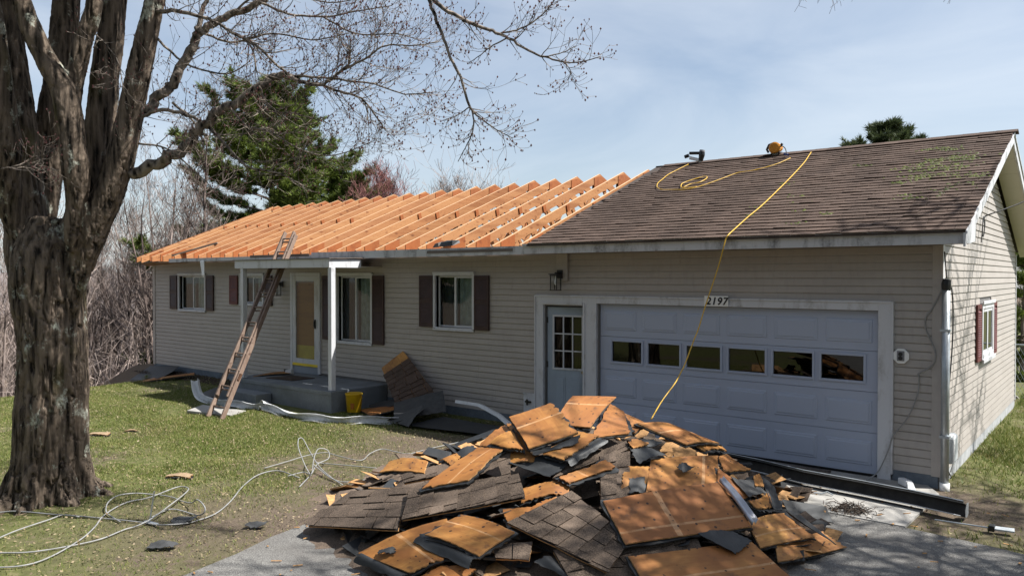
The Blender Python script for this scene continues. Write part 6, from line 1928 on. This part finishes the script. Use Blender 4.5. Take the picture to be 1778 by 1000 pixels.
hose([(-3.30, 3.66, 4.93), (-3.22, 3.62, 4.95), (-3.15, 3.58, 4.90), (-3.10, 3.50, 4.82), (-3.06, 3.42, 4.76)], 'saw_cord', .009, M['dark_cable'], 'black cord curling from the orange saw')
tag(MB().tube([(-3.14, 3.52, 4.79), (-3.04, 3.44, 4.75)], .02, 8).build('hose_coupling', m_plain('blue_coupling', (.03, .06, .22), .4, .2)), 'blue coupling joining the saw cord and the yellow hose', 'coupling')
t1.scale = (1.2, 1.2, 1.2); t1.location.z -= .05; t2.location.z -= .02
# torn scrap on the truss tails
tag(MB().hexa([(-7.95, -.50, 3.10), (-7.62, -.50, 3.11), (-7.62, -.30, 3.17), (-7.95, -.30, 3.16), (-7.93, -.47, 3.18), (-7.64, -.48, 3.20), (-7.66, -.28, 3.22), (-7.93, -.31, 3.22)]).build('shingle_bundle', M['tar']), 'small black scrap bundle sitting on the truss tails', 'roofing scrap')
tag(MB().hexa([(-8.12, -.50, 3.085), (-7.97, -.50, 3.09), (-7.97, -.32, 3.15), (-8.10, -.30, 3.15), (-8.08, -.47, 3.16), (-7.99, -.48, 3.17), (-7.98, -.30, 3.20), (-8.08, -.31, 3.20)]).build('torn_bundle', M['grey_board']), 'splintered wood scrap beside the black bundle on the truss tails', 'wood scrap')
tag(MB().bar((-17.55, -.50, 3.105), (-16.75, .30, 3.44), .09, .035).build('old_rafter', M['grey_board']), 'weathered grey board lying on the trusses near the left eave', 'board')

# ------------------------------------------------------------------ lanterns, house number, boxes
def lantern(x, z, y, label):
    o = empty('wall_lantern', (x, y, z), label, 'lantern', 'black wall lanterns')
    MB().box(x - .055, x + .055, y - .02, y - .002, z + .06, z + .20).build('back_plate', M['black_metal'], o, bevel=.005)
    MB().box(x - .02, x + .02, y - .13, y - .021, z + .14, z + .165).build('arm', M['black_metal'], o)
    f = MB().box(x - .07, x + .07, y - .20, y - .06, z + .10, z + .125)
    f.box(x - .085, x + .085, y - .215, y - .045, z + .126, z + .14)
    for sx in (-1, 1):
        for sy in (-.19, -.07): f.box(x + sx * .062 - .006, x + sx * .062 + .006, y + sy - .006, y + sy + .006, z - .125, z + .0995)
    f.box(x - .07, x + .07, y - .20, y - .06, z - .14, z - .1255)
    f.build('frame', M['black_metal'], o)
    MB().box(x - .055, x + .055, y - .185, y - .075, z - .124, z + .098).build('glass', M['lamp_glass'], o)
    MB().tube([(x, y - .13, z + .098), (x, y - .13, z + .06), (x, y - .13, z - .02), (x, y - .13, z - .05)], [.012, .014, .026, .008], 10).build('bulb', M['pvc'], o)
lantern(-5.58, 2.47, -.072, 'black lantern on the beige wall above the side door')
lantern(-13.44, 2.26, -.03, 'black lantern on the porch wall behind the ladder')
sg = empty('house_number_sign', (-2.84, -.08, 2.2), 'white plate reading 2197 above the garage door', 'sign')
MB().box(-3.02, -2.66, -.085, -.0705, 2.135, 2.285).build('plate', M['pvc'], sg, bevel=.004)
for i, ch in enumerate('2197'):
    cu = bpy.data.curves.new('digit', 'FONT'); cu.body = ch; cu.size = .148; cu.shear = .22; cu.extrude = .002; cu.offset = .0035
    to = bpy.data.objects.new('digit', cu); COL.objects.link(to)
    dg = bpy.context.evaluated_depsgraph_get()
    me_ = bpy.data.meshes.new_from_object(to.evaluated_get(dg))
    bpy.data.objects.remove(to)
    me_.materials.clear(); me_.materials.append(M['sign_black'])
    do_ = bpy.data.objects.new('digit', me_); COL.objects.link(do_)
    parent(do_, sg)
    do_.matrix_basis = Matrix.Translation((-2.995 + i * .083, -.088, 2.160)) @ Matrix.Rotation(math.pi / 2, 4, 'X')
ob = empty('doorbell_box', (-.425, -.03, 1.57), 'white octagonal wall plate right of the garage door', 'wall plate')
oc = [(math.cos(a), math.sin(a)) for a in np.arange(8) * math.pi / 4 + math.pi / 8]
MB().prism([(-.425 + c * .098, 1.575 + s * .098) for c, s in oc], 1, -.05, -.0225).build('plate', M['pvc'], ob, bevel=.004)
MB().box(-.47, -.385, -.060, -.0505, 1.515, 1.64).build('box', M['grey_plastic'], ob, bevel=.004)
MB().tube([(-.428, -.0605, 1.60), (-.428, -.066, 1.60)], .026, 12).tube([(-.428, -.0605, 1.55), (-.428, -.066, 1.55)], .026, 12).build('socket', M['black_metal'], ob)

ms = empty('service_mast', (.10, -.12, 0), 'grey electrical mast pipe with black weatherhead at the garage corner', 'conduit')
mx_, my_ = .065, -.045
MB().tube([(mx_, my_, -.05), (mx_, my_, 2.40)], .045, 14).build('pipe', M['galv'], ms, smooth=True)
MB().tube([(mx_, my_, 2.40), (mx_, my_, 2.47), (mx_ + .01, my_, 2.53)], [.05, .055, .045], 12).build('weatherhead', M['black_metal'], ms)
MB().tube([(mx_, my_, -.06), (mx_, my_, .08)], .056, 14).build('base_sleeve', M['pvc'], ms, smooth=True)
for z_ in (.62, 1.9): MB().box(mx_ - .055, mx_ + .055, my_ - .052, my_ + .045, z_, z_ + .03).build('strap', M['galv'], ms)
mt = empty('utility_box', (.08, .3, .45), 'rounded grey utility box low on the gable wall by the corner pipe', 'utility box')
MB().box(.0235, .135, .12, .42, .27, .62).build('housing', M['meter'], mt, bevel=.04)
MB().tube([(.12, .16, .62), (.135, .13, .52), (.13, .12, .30), (.10, .12, .18)], .008, 6).build('lead', M['pvc'], mt)
def wire(pts, name, r_, mat, label):
    S_ = catmull([(*q, 0) for q in pts], 6)
    return tag(MB().tube([tuple(q[:3]) for q in S_], r_, 6).build(name, mat, smooth=True), label, 'wire')
wire([(.36, .75, 3.32), (.8, 1.2, 3.55), (1.6, 2.0, 4.1), (3.0, 3.6, 5.4), (6, 7, 8.2)], 'service_drop', .008, M['dark_cable'], 'black overhead line running from the gable edge up to the right')
wire([(.36, .75, 3.32), (.36, .55, 3.22), (.365, .50, 3.06), (.365, .62, 3.10), (.362, .68, 3.24), (.36, .58, 3.30), (.362, .50, 3.15), (.362, .42, 2.98)], 'line_loops', .006, M['dark_cable'], 'coiled black wire end hanging on the gable edge board')
wire([(.045, -.055, 2.86), (.06, -.06, 2.70), (.07, -.06, 2.54)], 'mast_lead', .007, M['dark_cable'], 'short black lead running down the corner to the mast head')
wire([(.07, .0, 2.48), (.10, .10, 2.40), (.105, .17, 2.1), (.10, .16, 1.7), (.09, .06, 1.30), (.075, .015, 1.12)], 'mast_tail', .008, M['dark_cable'], 'black cable bowing beside the corner mast pipe')
wire([(.03, -.05, 2.42), (-.08, -.045, 2.18), (-.155, -.04, 2.05), (-.145, -.04, 1.90), (-.05, -.05, 1.67), (-.055, -.055, 1.52), (-.14, -.05, 1.43), (-.23, -.045, 1.37), (-.22, -.05, 1.33), (-.235, -.06, 1.12), (-.34, -.07, .82), (-.50, -.08, .58), (-.55, -.09, .40), (-.66, -.12, .12), (-.75, -.30, .03)], 'white_wall_wire', .008, M['cable'], 'loose pale wire trailing down the wall right of the garage door')
wire([(.02, .10, .24), (.09, .05, .20), (.11, .10, .12), (.08, .18, .10), (.05, .10, .16), (.10, .0, .20), (.05, .35, .08)], 'ground_leads', .006, M['dark_cable'], 'black wire curls below the grey utility box')
# ------------------------------------------------------------------ back yard fence
fn = empty('chain_fence', (.6, 9.4, -.1), 'low metal fence behind the far corner of the gable wall', 'fence')
for x in np.arange(-.6, 5.0, 1.2):
    MB().tube([(x, 9.4, -.3), (x, 9.4, 1.15), (x, 9.4, 1.2)], [.035, .035, .01], 8).build('post', M['galv'], fn)
MB().tube([(-.6, 9.4, 1.08), (4.2, 9.4, 1.08)], .02, 8).build('rail', M['galv'], fn)
mb = MB()
for i in range(60):
    x = -.6 + i * .085
    mb.tube([(x, 9.4, -.1), (x + .55, 9.4, 1.05)], .0035, 3, cap=False); mb.tube([(x + .55, 9.4, -.1), (x, 9.4, 1.05)], .0035, 3, cap=False)
tag(mb.build('mesh', M['galv'], fn), kind='stuff')
for i in range(12):
    x = -.5 + i * .33
    prof = [(x - .155, -.25), (x + .155, -.25), (x + .155, -.02)] + [(x + .155 * math.cos(a), -.02 + .10 * math.sin(a)) for a in np.linspace(.3, 2.84, 6)] + [(x - .155, -.02)]
    tag(MB().prism(prof, 1, 8.72, 8.78).build('edging_stone', M['concrete'], bevel=.008), 'scalloped grey edging stone in the row before the back fence', 'edging', 'scalloped edging stones')
